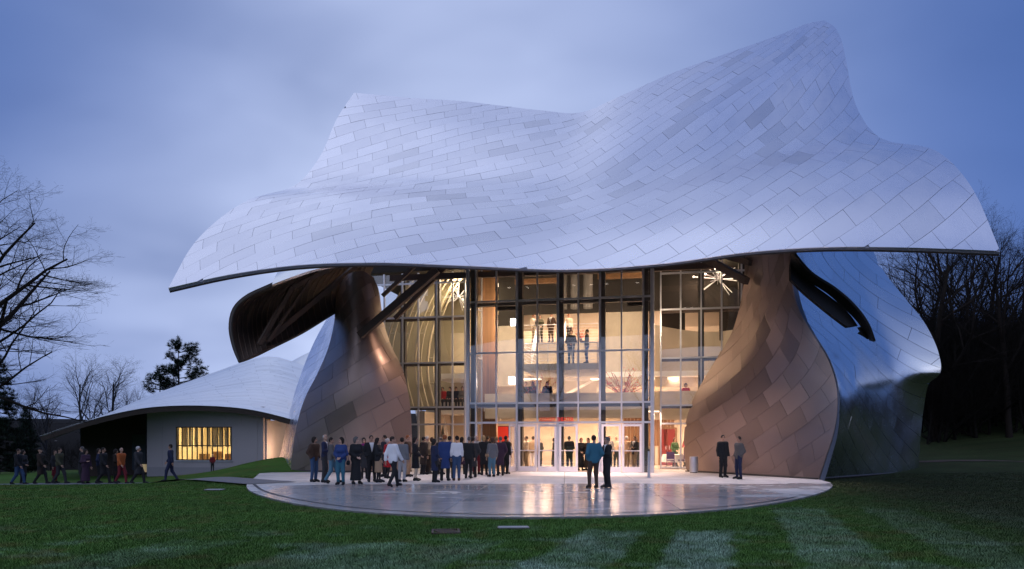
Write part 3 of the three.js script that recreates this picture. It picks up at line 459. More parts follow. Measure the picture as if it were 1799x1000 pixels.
const grassTone = (x, d) => { // [r, g, b] of the turf: mown stripes, drier and browner to the right, with lens falloff put into the colour there
  const n = fbm(x * 0.9, d * 0.9, 5, 90), n2 = fbm(x * 6, d * 6, 3, 95), s = stripe(x, d) * clamp(0.15 + 1.5 * (fbm(x * 3.1, d * 2.2, 5, 97) - 0.12)) + 0.35 * sstep(0.58, 0.75, fbm(x * 1.1 + 7, d * 1.6, 5, 99)) * sstep(17, 12, d), dryDim = sstep(4.5, 11, x - 0.12 * (d - 10) + (n - 0.5) * 3);
  const k = 0.62 + 0.5 * n + 0.35 * (n2 - 0.5), a = [0.066, 0.150, 0.022], b = [0.25, 0.36, 0.25], c = [0.026, 0.027, 0.013];
  const y = sstep(0.52, 0.8, fbm(x * 1.7 + 31, d * 1.7, 4, 103)) * 0.7, w = [0.120, 0.125, 0.030]; return [0, 1, 2].map((i) => lerp(lerp(lerp(a[i], w[i], y), b[i], clamp(s)), c[i] * (1 + 0.8 * s), dryDim * 0.85) * k);
};
{
  const N = 190, M2 = 190, pos = [], uv = [], idx = [], wx = (t) => { const s = t * 2 - 1; return 40 * s + 460 * s * abs(s) ** 3; }, wd = (t) => { const s = t * 2 - 1; return 26 + 34 * s + 440 * s * abs(s) ** 3; };
  for (let j = 0; j <= M2; j++) for (let i = 0; i <= N; i++) { const x = wx(i / N), d = wd(j / M2); pos.push(x, groundH(x, d), -d); uv.push((x + 32) / 64, (d - 2) / 64); }
  for (let j = 0; j < M2; j++) for (let i = 0; i < N; i++) { const a = j * (N + 1) + i; idx.push(a, a + 1, a + N + 2, a, a + N + 2, a + N + 1); }
  const g = new THREE.BufferGeometry(); g.setAttribute('position', new THREE.Float32BufferAttribute(pos, 3)); g.setAttribute('uv', new THREE.Float32BufferAttribute(uv, 2)); g.setIndex(idx); g.computeVertexNormals();
  const t = noiseTex(2048, (u, v) => { const x = u * 64 - 32, d = v * 64 + 2, c = grassTone(x, d), f = 0.75 + 0.5 * hash2(floor(u * 2048), floor(v * 2048), 3); return c.map((k) => (k * f * 0.9) ** (1 / 2.2)); }, THREE.SRGBColorSpace);
  t.wrapS = t.wrapT = THREE.ClampToEdgeWrapping;
  struct('lawn', g, new THREE.MeshPhysicalMaterial({ color: 0xffffff, roughness: 1, specularIntensity: 0.12, map: t }));
}
// the plaza: concrete slabs cut to its rounded front; wet in the open, dry where the canopy keeps the rain off
const wetAt = (x, d) => { const n = fbm(x * 0.55 + 9, d * 0.8 + 4, 5, 110) - 0.5, m = fbm(x * 2.2, d * 2.6, 4, 115) - 0.5; const lim = 28.4 - 0.012 * (x - 1) ** 2 + (x > 6 ? (x - 6) * 0.25 : 0) + n * 0.8 + m * 0.3; let w = sstep(lim + 0.35, lim - 0.35, d); w *= 0.72 + 0.9 * (n + 0.12) + 0.5 * m + 0.28 * sstep(24, 28, d) - 0.5 * sstep(-6.5, -9, x) - 0.35 * sstep(6, 9, x); return clamp(w); };
const plazaMat = (() => {
  const R = noiseTex(1024, (u, v) => { const x = u * 30 - 15, d = v * 30 + 15, w = wetAt(x, d), s = hash2(floor(u * 1024), floor(v * 1024), 6); return lerp(0.62 + 0.1 * s, 0.11 + 0.09 * fbm(x * 0.8, d * 0.9, 4, 119), sstep(0.25, 0.75, w)); });
  const C = noiseTex(1024, (u, v) => { const x = u * 30 - 15, d = v * 30 + 15, w = wetAt(x, d), k = (0.60 + 0.26 * (fbm(x * 0.9, d * 0.9, 6, 121) - 0.5) + 0.12 * (fbm(x * 4, d * 4, 4, 127) - 0.5) + 0.05 * (hash2(floor(u * 1024), floor(v * 1024), 8) - 0.5)) * lerp(1, 0.80, w); return [k, k * 0.97, k * 0.95].map((q) => q ** (1 / 2.2)); }, THREE.SRGBColorSpace);
  const m = new THREE.MeshPhysicalMaterial({ color: 0xffffff, roughness: 1, roughnessMap: R, map: C, ior: 1.5, bumpMap: noiseTex(512, (u, v) => 0.5 * tileF(u, v, 8, 131, 4) + 0.3 * tileN(u, v, 128, 136)), bumpScale: 0.0012 });
  m.bumpMap.repeat.set(12, 12); return m;
})();
{
  const base = new THREE.Shape(plazaEdge.map(([x, d]) => new THREE.Vector2(x, d)));
  const g = new THREE.ExtrudeGeometry(base, { depth: 0.10, bevelEnabled: false }).rotateX(-PI / 2).translate(0, -0.112, 0);
  const plaza = struct('plaza', g, std(lin(0.30, 0.29, 0.28), 0.9));
  const ang = 0.07, ca = cos(ang), sa = sin(ang), cx = 1.15, cd = 17.2, w = 2.75, h = 2.75;
  for (let j = -1; j < 10; j++) for (let i = -6; i < 6; i++) {
    const gp = 0.013, q = [[i * w + gp, j * h + gp], [(i + 1) * w - gp, j * h + gp], [(i + 1) * w - gp, (j + 1) * h - gp], [i * w + gp, (j + 1) * h - gp]].map(([a, b]) => [cx + a * ca + b * sa, cd - a * sa + b * ca]);
    let poly = plazaEdge; for (let k = 0; k < 4 && poly.length > 2; k++) { const A = q[k], B = q[(k + 1) % 4], f = (p) => (B[0] - A[0]) * (p[1] - A[1]) - (B[1] - A[1]) * (p[0] - A[0]); poly = clipPoly(poly, (p) => f(p) >= 0, (p, r) => { const a = f(p), b = f(r), t = a / (a - b); return [lerp(p[0], r[0], t), lerp(p[1], r[1], t)]; }); }
    poly = poly.filter((p, k) => { const n = poly[(k + 1) % poly.length]; return hypot(p[0] - n[0], p[1] - n[1]) > 1e-4; });
    if (poly.length < 3 || abs(area2(poly)) < 0.05) continue;
    const s = new THREE.ExtrudeGeometry(new THREE.Shape(poly.map(([x, d]) => new THREE.Vector2(x, d))), { depth: 0.06, bevelEnabled: false });
    const p = s.attributes.position, uv = s.attributes.uv; for (let k = 0; k < p.count; k++) uv.setXY(k, (p.getX(k) + 15) / 30, (p.getY(k) - 15) / 30);
    s.rotateX(-PI / 2).translate(0, -0.06 - 0.001 * ((i * 7 + j * 3 + 60) % 3), 0); piece(plaza, 'slab', s, plazaMat);
  }
  // slot drain that follows the rounded edge
  const line = new THREE.CatmullRomCurve3([[446, 851], [462, 862], [500, 873], [560, 884], [640, 893.5], [740, 900], [840, 903.5], [940, 904], [1040, 902.5], [1140, 899.5], [1240, 893], [1330, 884], [1400, 873]].map(([a, b]) => GP(a, b)), false, 'centripetal'), pts = line.getPoints(100), pos = [], idx = [];
  pts.forEach((p, k) => { const t = line.getTangent(k / 100), n = V(-t.z, 0, t.x).normalize(); for (const o of [-0.055, 0.055]) pos.push(p.x + n.x * o, 0.004, p.z + n.z * o); });
  for (let k = 0; k < 100; k++) { const a = k * 2; idx.push(a, a + 1, a + 3, a, a + 3, a + 2); }
  const dg = new THREE.BufferGeometry(); dg.setAttribute('position', new THREE.Float32BufferAttribute(pos, 3)); dg.setIndex(idx); dg.computeVertexNormals(); piece(plaza, 'slot_drain', dg, std(lin(0.03, 0.03, 0.035), 0.6));
}
{ // the path that comes in from the left
  const c = new THREE.CatmullRomCurve3([[-8.9, 28.6], [-12, 31.5], [-15, 34.4], [-19, 36.2], [-26, 37], [-36, 37.6], [-60, 38]].map(([x, d]) => V(x, 0, -d)), false, 'centripetal'), pos = [], idx = [], n = 90;
  for (let k = 0; k <= n; k++) { const p = c.getPoint(k / n), t = c.getTangent(k / n), nn = V(-t.z, 0, t.x).normalize(); for (let m = 0; m <= 4; m++) { const o = (m / 4 - 0.5) * 2.0, x = p.x + nn.x * o, z = p.z + nn.z * o; pos.push(x, max(groundH(x, -z), groundH(p.x, -p.z)) + 0.075, z); } }
  for (let k = 0; k < n; k++) for (let m = 0; m < 4; m++) { const a = k * 5 + m; idx.push(a, a + 1, a + 6, a, a + 6, a + 5); }
  const g = new THREE.BufferGeometry(); g.setAttribute('position', new THREE.Float32BufferAttribute(pos, 3)); g.setAttribute('uv', new THREE.Float32BufferAttribute(pos.flatMap((_, i) => i % 3 === 0 ? [pos[i] / 4, pos[i + 2] / 4] : []), 2)); g.setIndex(idx); g.computeVertexNormals();
  struct('path', g, std(lin(0.13, 0.13, 0.14), 0.6, 0, { bumpMap: T.plaster, bumpScale: 0.004 }));
}
{ // strip of wood chips along the foot of the rise at the right
  const pos = [], idx = [], n = 60; for (let i = 0; i <= n; i++) { const x = lerp(19.2, 60, i / n), d0 = 40.2 + 0.10 * (x - 19) + (vnoise(x * 0.9, 2, 160) - 0.5) * 0.7, w = (0.4 + 1.6 * sstep(19, 25, x)) * (0.8 + 0.4 * vnoise(x * 0.5, 7, 161)); for (let k = 0; k <= 4; k++) { const d = d0 + w * k / 4; pos.push(x, groundH(x, d) + 0.02 * sin(PI * k / 4) + 0.03 * hash2(i, k, 9), -d); } }
  for (let i = 0; i < n; i++) for (let k = 0; k < 4; k++) { const a = i * 5 + k; idx.push(a, a + 5, a + 6, a, a + 6, a + 1); }
  const g = new THREE.BufferGeometry(); g.setAttribute('position', new THREE.Float32BufferAttribute(pos, 3)); g.setIndex(idx); g.computeVertexNormals(); struct('mulch_bed', g, new THREE.MeshPhysicalMaterial({ color: lin(0.075, 0.058, 0.05), roughness: 1, specularIntensity: 0.1 }));
}
// ---------------------------------------------------------------- people: one continuous body each, meshed from its own distance field, with clothes and hair over it
const smin = (a, b, k) => { const h = max(k - abs(a - b), 0) / k; return min(a, b) - h * h * k * 0.25; };
const cap = (p, a, b, ra, rb) => { const bx = b[0] - a[0], by = b[1] - a[1], bz = b[2] - a[2], px = p[0] - a[0], py = p[1] - a[1], pz = p[2] - a[2], t = clamp((px * bx + py * by + pz * bz) / (bx * bx + by * by + bz * bz || 1e-9)); return hypot(px - bx * t, py - by * t, pz - bz * t) - lerp(ra, rb, t); };
const ell = (p, c, r) => { const x = (p[0] - c[0]) / r[0], y = (p[1] - c[1]) / r[1], z = (p[2] - c[2]) / r[2], k = hypot(x, y, z); return (k - 1) * min(r[0], r[1], r[2]) * (k < 1 ? 1 : 1.05); };
function net(f, lo, hi, cell, colorAt) { // naive surface nets
  const n = [0, 1, 2].map((k) => ceil((hi[k] - lo[k]) / cell) + 1), val = new Float32Array(n[0] * n[1] * n[2]), I = (x, y, z) => (z * n[1] + y) * n[0] + x;
  const B = 5, q0 = [0, 0, 0];   // whole blocks far from the surface are filled from one look at their middle
  for (let z = 0; z < n[2]; z += B) for (let y = 0; y < n[1]; y += B) for (let x = 0; x < n[0]; x += B) {
    const h = (B - 1) / 2; q0[0] = lo[0] + (x + h) * cell; q0[1] = lo[1] + (y + h) * cell; q0[2] = lo[2] + (z + h) * cell;
    const m = f(q0), far = abs(m) > cell * h * 1.7321 * 1.45 + 0.004;
    for (let k = z; k < min(n[2], z + B); k++) for (let j = y; j < min(n[1], y + B); j++) for (let i = x; i < min(n[0], x + B); i++) { if (far) { val[I(i, j, k)] = m; continue; } q0[0] = lo[0] + i * cell; q0[1] = lo[1] + j * cell; q0[2] = lo[2] + k * cell; val[I(i, j, k)] = f(q0); }
  }
  const vi = new Int32Array(val.length).fill(-1), pos = [], idx = [], col = [];
  for (let z = 0; z + 1 < n[2]; z++) for (let y = 0; y + 1 < n[1]; y++) for (let x = 0; x + 1 < n[0]; x++) {
    let m = 0, sx = 0, sy = 0, sz = 0, c = 0; const v = []; for (let k = 0; k < 8; k++) { const q = val[I(x + (k & 1), y + ((k >> 1) & 1), z + (k >> 2))]; v.push(q); if (q < 0) m++; } if (m === 0 || m === 8) continue;
    for (let k = 0; k < 8; k++) for (const b of [1, 2, 4]) if (!(k & b)) { const A = v[k], B = v[k | b]; if ((A < 0) !== (B < 0)) { const t = A / (A - B); sx += (k & 1) + (b === 1 ? t : 0); sy += ((k >> 1) & 1) + (b === 2 ? t : 0); sz += (k >> 2) + (b === 4 ? t : 0); c++; } }
    vi[I(x, y, z)] = pos.length / 3; pos.push(lo[0] + (x + sx / c) * cell, lo[1] + (y + sy / c) * cell, lo[2] + (z + sz / c) * cell);
  }
  const q = (a, b, c, d, flip) => { if (min(a, b, c, d) < 0) return; flip ? idx.push(a, c, b, a, d, c) : idx.push(a, b, c, a, c, d); };
  for (let z = 0; z < n[2]; z++) for (let y = 0; y < n[1]; y++) for (let x = 0; x < n[0]; x++) {
    const A = val[I(x, y, z)] < 0;
    if (x + 1 < n[0] && y && z && A !== val[I(x + 1, y, z)] < 0) q(vi[I(x, y - 1, z - 1)], vi[I(x, y, z - 1)], vi[I(x, y, z)], vi[I(x, y - 1, z)], !A);
    if (y + 1 < n[1] && x && z && A !== val[I(x, y + 1, z)] < 0) q(vi[I(x - 1, y, z - 1)], vi[I(x - 1, y, z)], vi[I(x, y, z)], vi[I(x, y, z - 1)], !A);
    if (z + 1 < n[2] && x && y && A !== val[I(x, y, z + 1)] < 0) q(vi[I(x - 1, y - 1, z)], vi[I(x, y - 1, z)], vi[I(x, y, z)], vi[I(x - 1, y, z)], !A);
  }
  const g = new THREE.BufferGeometry(); g.setAttribute('position', new THREE.Float32BufferAttribute(pos, 3)); g.setIndex(idx); g.computeVertexNormals();
  for (let i = 0; i < pos.length; i += 3) { const c = colorAt ? colorAt(pos[i], pos[i + 1], pos[i + 2]) : [1, 1, 1]; col.push(...c); }
  g.setAttribute('color', new THREE.Float32BufferAttribute(col, 3)); return g;
}
const HEAD = (p) => {
  let d = ell(p, [0, 1.655, -0.012], [0.076, 0.098, 0.096]); d = smin(d, ell(p, [0, 1.598, 0.024], [0.054, 0.068, 0.066]), 0.03);
  d = smin(d, cap(p, [0, 1.645, 0.084], [0, 1.618, 0.106], 0.009, 0.014), 0.012); d = smin(d, cap(p, [-0.02, 1.585, 0.078], [0.02, 1.585, 0.078], 0.011, 0.011), 0.008);
  for (const s of [-1, 1]) { d = -smin(-d, hypot(p[0] - s * 0.032, p[1] - 1.650, p[2] - 0.098) - 0.017, 0.015); d = smin(d, hypot(p[0] - s * 0.031, p[1] - 1.650, p[2] - 0.076) - 0.013, 0.003); d = smin(d, ell(p, [s * 0.079, 1.632, -0.012], [0.011, 0.031, 0.019]), 0.008); }
  return d;
};
const headGeo = net(HEAD, [-0.12, 1.50, -0.14], [0.12, 1.78, 0.15], 0.0115, (x, y, z) => z > 0.06 && abs(y - 1.650) < 0.010 && abs(abs(x) - 0.031) < 0.014 ? [0.10, 0.08, 0.07] : z > 0.05 && abs(y - 1.670) < 0.006 && abs(abs(x) - 0.032) < 0.022 ? [0.25, 0.18, 0.14] : z > 0.06 && abs(y - 1.585) < 0.010 && abs(x) < 0.025 ? [0.85, 0.45, 0.42] : [1, 1, 1]);
const handGeo = (() => { // relaxed right hand hanging down -y, palm towards the body, wrist at the origin
  const F2 = [[-0.030, 0.070], [-0.010, 0.082], [0.011, 0.076], [0.030, 0.060]];
  const f = (p) => { let d = cap(p, [0, 0.01, 0], [0, -0.03, 0], 0.024, 0.026); d = smin(d, cap(p, [-0.022, -0.05, 0], [-0.024, -0.088, 0.004], 0.016, 0.013), 0.03); d = smin(d, cap(p, [0.02, -0.05, 0], [0.024, -0.085, 0.004], 0.016, 0.013), 0.03); d = smin(d, cap(p, [0, -0.04, 0], [0, -0.088, 0.003], 0.018, 0.014), 0.02);
    for (const [x, L] of F2) { const m = [x * 1.08, -0.092 - L * 0.5, 0.012]; d = smin(d, min(cap(p, [x, -0.088, 0.004], m, 0.0095, 0.0088), cap(p, m, [x * 1.05, -0.092 - L * 0.93, 0.034], 0.0088, 0.007)), 0.004); }
    d = smin(d, min(cap(p, [-0.024, -0.030, 0.008], [-0.052, -0.066, 0.026], 0.013, 0.0105), cap(p, [-0.052, -0.066, 0.026], [-0.054, -0.098, 0.036], 0.0105, 0.008)), 0.008); return d; };
  return net(f, [-0.08, -0.20, -0.045], [0.06, 0.05, 0.065], 0.0095);
})();
const POSES = { // elbows and wrists of the right (x < 0) and left side, stance
  down: { e: [[-0.245, 1.13, -0.03], [0.245, 1.13, -0.03]], w: [[-0.262, 0.885, 0.045], [0.262, 0.885, 0.045]] },
  pocket: { e: [[-0.285, 1.15, -0.09], [0.285, 1.15, -0.09]], w: [[-0.205, 0.95, 0.075], [0.205, 0.95, 0.075]] },
  onehold: { e: [[-0.25, 1.14, 0.01], [0.25, 1.13, -0.03]], w: [[-0.10, 1.15, 0.235], [0.265, 0.885, 0.04]] },
  folded: { e: [[-0.255, 1.14, 0.04], [0.255, 1.14, 0.04]], w: [[0.03, 1.17, 0.205], [-0.03, 1.12, 0.225]] },
  clasp: { e: [[-0.26, 1.14, 0.0], [0.26, 1.14, 0.0]], w: [[-0.05, 1.0, 0.205], [0.05, 1.0, 0.215]] },
  chin: { e: [[-0.23, 1.16, 0.12], [0.255, 1.14, 0.04]], w: [[-0.075, 1.44, 0.225], [-0.05, 1.13, 0.215]] },
  walk: { e: [[-0.25, 1.14, 0.08], [0.25, 1.14, -0.14]], w: [[-0.245, 0.93, 0.25], [0.255, 0.91, -0.16]], legs: 0.27 },
  hips: { e: [[-0.36, 1.15, -0.08], [0.36, 1.15, -0.08]], w: [[-0.19, 1.02, 0.03], [0.19, 1.02, 0.03]] },
  sit: { e: [[-0.25, 1.13, 0.05], [0.25, 1.13, 0.05]], w: [[-0.12, 1.02, 0.26], [0.12, 1.02, 0.26]], sit: 1 },
};
const figures = {};
function figure(sex, pose, outfit, hair, look = 0, stance = 0.1) {
  const key = [sex, pose, outfit, hair, look, stance].join(); if (figures[key]) return figures[key];
  const po = POSES[pose], f = sex === 'f', sh = f ? 0.160 : 0.188, L = po.legs || 0;
  const hip = [[-0.088, 0.92, 0], [0.088, 0.92, 0]]; let knee = [[-0.10, 0.50, 0.03], [stance * 1.05, 0.50, 0.03]], ank = [[-0.105, 0.085, -0.02], [stance + 0.015, 0.085, -0.02]], toe = [[-0.125, 0.035, 0.165], [stance + 0.035, 0.035, 0.165]];
  if (L) { knee = [[-0.09, 0.50, -0.02], [0.09, 0.52, 0.20]]; ank = [[-0.09, 0.13, -L], [0.09, 0.09, L]]; toe = [[-0.09, 0.04, -L + 0.13], [0.09, 0.07, L + 0.18]]; }
  if (po.sit) { knee = [[-0.12, 0.90, 0.42], [0.12, 0.90, 0.42]]; ank = [[-0.12, 0.50, 0.40], [0.12, 0.50, 0.40]]; toe = [[-0.13, 0.45, 0.58], [0.13, 0.45, 0.58]]; }
  const S = [[-sh, 1.405, -0.01], [sh, 1.405, -0.01]], E = po.e.map((q, i) => [q[0] * (f ? 0.93 : 1), q[1], q[2]]), W = po.w.map((q) => [q[0] * (f ? 0.95 : 1), q[1], q[2]]);
  const zs = (p) => [p[0], p[1], p[2] * 1.32];
  const torso = (p) => { const q = zs(p); let d = cap(q, [-0.085, 1.30, 0], [0.085, 1.30, 0], f ? 0.105 : 0.125, f ? 0.105 : 0.125); d = smin(d, cap(q, [-0.05, 1.10, 0], [0.05, 1.10, 0], f ? 0.09 : 0.115, f ? 0.09 : 0.115), 0.12); d = smin(d, cap(q, [-0.075, 0.95, -0.01], [0.075, 0.95, -0.01], 0.118, 0.118), 0.1); d = smin(d, cap(p, [-sh + 0.02, 1.41, -0.01], [sh - 0.02, 1.41, -0.01], 0.062, 0.062), 0.07); if (f) d = smin(d, min(hypot(p[0] - 0.07, p[1] - 1.27, p[2] - 0.075), hypot(p[0] + 0.07, p[1] - 1.27, p[2] - 0.075)) - 0.058, 0.05); return d; };
  const arms = (p, g = 0) => { let d = 9; for (let i = 0; i < 2; i++) d = min(d, smin(cap(p, S[i], E[i], 0.060 + g, 0.045 + g), cap(p, E[i], W[i], 0.045 + g, 0.034 + g), 0.03)); return d; };
  const legs = (p, g = 0) => { let d = 9; for (let i = 0; i < 2; i++) d = min(d, smin(cap(p, hip[i], knee[i], 0.092 + g, 0.060 + g), cap(p, knee[i], ank[i], 0.060 + g, 0.042 + g), 0.04)); return d; };
  const feet = (p, g = 0) => { let d = 9; for (let i = 0; i < 2; i++) d = min(d, smin(cap(p, ank[i], toe[i], 0.048 + g, 0.036 + g), hypot(p[0] - ank[i][0], p[1] - ank[i][1] + 0.035, p[2] - ank[i][2] + 0.02) - 0.05 - g, 0.04)); return max(d, -(p[1] - (L || po.sit ? -9 : 0.0))); };
  const neck = (p) => cap(p, [0, 1.43, -0.015], [0, 1.58, -0.008], 0.056, 0.052);
  const cut = (d, c) => max(d, c), zlo = -0.42, zhi = po.sit ? 0.72 : 0.5, lo = [-0.48, -0.01, zlo], hi = [0.48, 1.62, zhi], out = {};
  const trunk = net((p) => { let d = smin(torso(p) + 0.012, neck(p), 0.05); d = smin(d, smin(arms(p, -0.008), legs(p, -0.008), 0.02), 0.04); return smin(d, feet(p, -0.012), 0.03); }, lo, hi, 0.042);
  const hg = headGeo.clone().rotateY(look);
  const hands = W.map((w, i) => { const g = handGeo.clone(); if (i === 1) g.scale(-1, 1, 1); const dir = V(w[0] - E[i][0], w[1] - E[i][1], w[2] - E[i][2]).normalize(), qn = new THREE.Quaternion().setFromUnitVectors(V(0, -1, 0), dir); if (pose === 'down' || pose === 'walk') g.rotateY((i ? 1 : -1) * -1.2); g.applyQuaternion(qn).translate(w[0], w[1], w[2]); if (i === 1) { const ix = g.index.array; for (let k = 0; k < ix.length; k += 3) { const t = ix[k]; ix[k] = ix[k + 1]; ix[k + 1] = t; } } return g; });
  out.body = merge(pose === 'pocket' ? [trunk, hg] : [trunk, hg, ...hands]);
  // clothes: [name, field, box, cell]
  const J = (g, hem, flare = 0) => (p) => { let d = smin(torso(p) - g, arms(p, g * 0.75), 0.035); const t = clamp((1.0 - p[1]) / (1.0 - hem + 1e-6)); if (hem < 0.95) { const q = [p[0], p[1], p[2] * 1.28 - 0.0]; d = smin(d, cut(cap(q, [0, 1.0, 0], [0, hem - 0.1, 0], 0.160, 0.160 + flare) + 0.006 * sin(atan2(p[0], p[2]) * 7) * t, p[1] - 1.1), 0.05); } d = cut(d, hem - p[1]); d = cut(d, p[1] - 1.495); for (let i = 0; i < 2; i++) { const w = W[i], e = E[i], dx = w[0] - e[0], dy = w[1] - e[1], dz = w[2] - e[2], l = hypot(dx, dy, dz), k = ((p[0] - w[0]) * dx + (p[1] - w[1]) * dy + (p[2] - w[2]) * dz) / l; if (hypot(p[0] - w[0], p[1] - w[1], p[2] - w[2]) < 0.12) d = cut(d, k - 0.012); } return d; };
  const trousers = (g, top = 1.02) => (p) => cut(cut(smin(legs(p, g), torso(p) - g * 0.8, 0.06), p[1] - top), 0.05 - p[1]);
  const add = (n, fn, l = lo, h = hi, cell = 0.033) => { const g = net(fn, l, h, cell); if (g.attributes.position.count) out[n] = g; };
  const pants = () => add('trousers', trousers(0.018));
  if (outfit === 'suit') { add('jacket', J(0.026, 0.80, 0.02)); pants(); add('shirt_front', (p) => cut(cut(max(torso(p) - 0.031, abs(p[0]) - (p[1] - 1.10) * 0.24), -p[2]), p[1] - 1.49), [-0.14, 1.08, 0], [0.14, 1.52, 0.24], 0.014); add('necktie', (p) => cap(p, [0, 1.44, 0.105], [0, 1.14, 0.142], 0.016, 0.026), [-0.06, 1.08, 0.05], [0.06, 1.5, 0.2], 0.013); }
  if (outfit === 'jacket') { add('jacket', J(0.034, 0.82, 0.0)); pants(); }
  if (outfit === 'shirt') { add('shirt', J(0.018, 0.94, 0)); pants(); add('belt', (p) => cut(cut(torso(p) - 0.024, p[1] - 0.975), 0.935 - p[1]), [-0.25, 0.9, -0.2], [0.25, 1.0, 0.2], 0.018); }
  if (outfit === 'coat') { add('coat', J(0.036, 0.47, 0.045)); pants(); }
  if (outfit === 'ladycoat') { add('coat', J(0.032, 0.50, 0.055)); add('stockings', (p) => cut(cut(legs(p, 0.0), p[1] - 0.6), 0.03 - p[1])); }
  if (outfit === 'longcoat') { add('coat', J(0.036, 0.14, 0.085)); }
  if (outfit === 'skirt') { add('jacket', J(0.028, 0.84, 0.0)); add('skirt', (p) => { const q = [p[0], p[1], p[2] * 1.2]; return cut(cut(cap(q, [0, 1.0, 0], [0, 0.3, 0], 0.155, 0.19), p[1] - 1.0), 0.40 - p[1]); }); add('stockings', (p) => cut(cut(legs(p, 0.0), p[1] - 0.5), 0.03 - p[1])); }
  if (outfit === 'dress') { add('dress', (p) => { const q = [p[0], p[1], p[2] * 1.2]; let d = smin(torso(p) - 0.016, arms(p, 0.01), 0.03); d = smin(d, cut(cap(q, [0, 1.0, 0], [0, 0.3, 0], 0.145, 0.235), p[1] - 1.1), 0.06); return cut(cut(d, p[1] - 1.47), 0.38 - p[1]); }); }
  add('shoes', (p) => feet(p, 0.008), [-0.3, -0.01, -0.45], [0.36, po.sit ? 0.6 : 0.2, 0.75], 0.022);
  const cy = cos(look), sy = sin(look), un = (p) => [p[0] * cy - p[2] * sy, p[1], p[0] * sy + p[2] * cy];
  const cap0 = (p, g) => ell(p, [0, 1.660, -0.018], [0.080 + g, 0.102 + g, 0.098 + g]);
  const hs = { short: (p) => max(cap0(p, 0.006), p[2] - 0.045 - (p[1] - 1.66) * 0.45, 1.615 - p[1] + p[2] * 0.5), full: (p) => max(smin(cap0(p, 0.016), ell(p, [0, 1.61, -0.05], [0.088, 0.10, 0.075]), 0.03), p[2] - 0.045 - (p[1] - 1.66) * 0.5), long: (p) => max(smin(cap0(p, 0.014), cap(p, [0, 1.63, -0.045], [0, 1.44, -0.075], 0.085, 0.075), 0.03), p[2] - 0.03 - (p[1] - 1.66) * 0.5), bun: (p) => min(max(cap0(p, 0.008), p[2] - 0.05 - (p[1] - 1.66) * 0.5, 1.60 - p[1] + p[2] * 0.4), hypot(p[0], p[1] - 1.68, p[2] + 0.125) - 0.045), thin: (p) => max(cap0(p, 0.004), p[2] - 0.0, 1.60 - p[1] + p[2] * 0.3, p[1] - 1.715), hat: (p) => min(max(ell(p, [0, 1.70, -0.012], [0.098, 0.085, 0.108]), 1.685 - p[1]), max(ell(p, [0, 1.69, 0], [0.15, 0.02, 0.16]), 0)) };
  add('hair', (p) => hs[hair](un(p)), [-0.18, 1.38, -0.2], [0.18, 1.82, 0.19], 0.017);
  return figures[key] = out;
}
const skins = [lin(0.50, 0.30, 0.21), lin(0.44, 0.25, 0.17), lin(0.55, 0.35, 0.26), lin(0.22, 0.12, 0.075)].map((c) => std(c, 0.6, 0, { vertexColors: true }));
const clothMats = {}; function cloth(c) { const k = c.join(); return clothMats[k] ??= std(lin(...c), 0.85); }
const C = { black: [0.012, 0.012, 0.014], char: [0.03, 0.03, 0.034], navy: [0.012, 0.018, 0.055], blue: [0.02, 0.045, 0.16], jean: [0.035, 0.075, 0.16], teal: [0.03, 0.13, 0.19], ljean: [0.09, 0.20, 0.28], brown: [0.06, 0.03, 0.018], dbrown: [0.03, 0.018, 0.012], khaki: [0.26, 0.19, 0.12], tan: [0.42, 0.27, 0.16], grey: [0.16, 0.16, 0.17], lgrey: [0.36, 0.35, 0.36], white: [0.75, 0.73, 0.74], red: [0.48, 0.012, 0.018], magenta: [0.30, 0.02, 0.16], plum: [0.05, 0.022, 0.045], orange: [0.42, 0.10, 0.02], olive: [0.06, 0.06, 0.03], cream: [0.6, 0.5, 0.38], ginger: [0.30, 0.09, 0.025], silver: [0.45, 0.43, 0.42], blond: [0.36, 0.24, 0.11], hairb: [0.02, 0.012, 0.008], maroon: [0.16, 0.012, 0.02], purple: [0.10, 0.05, 0.16], green: [0.06, 0.12, 0.05], ash: [0.11, 0.10, 0.095] };
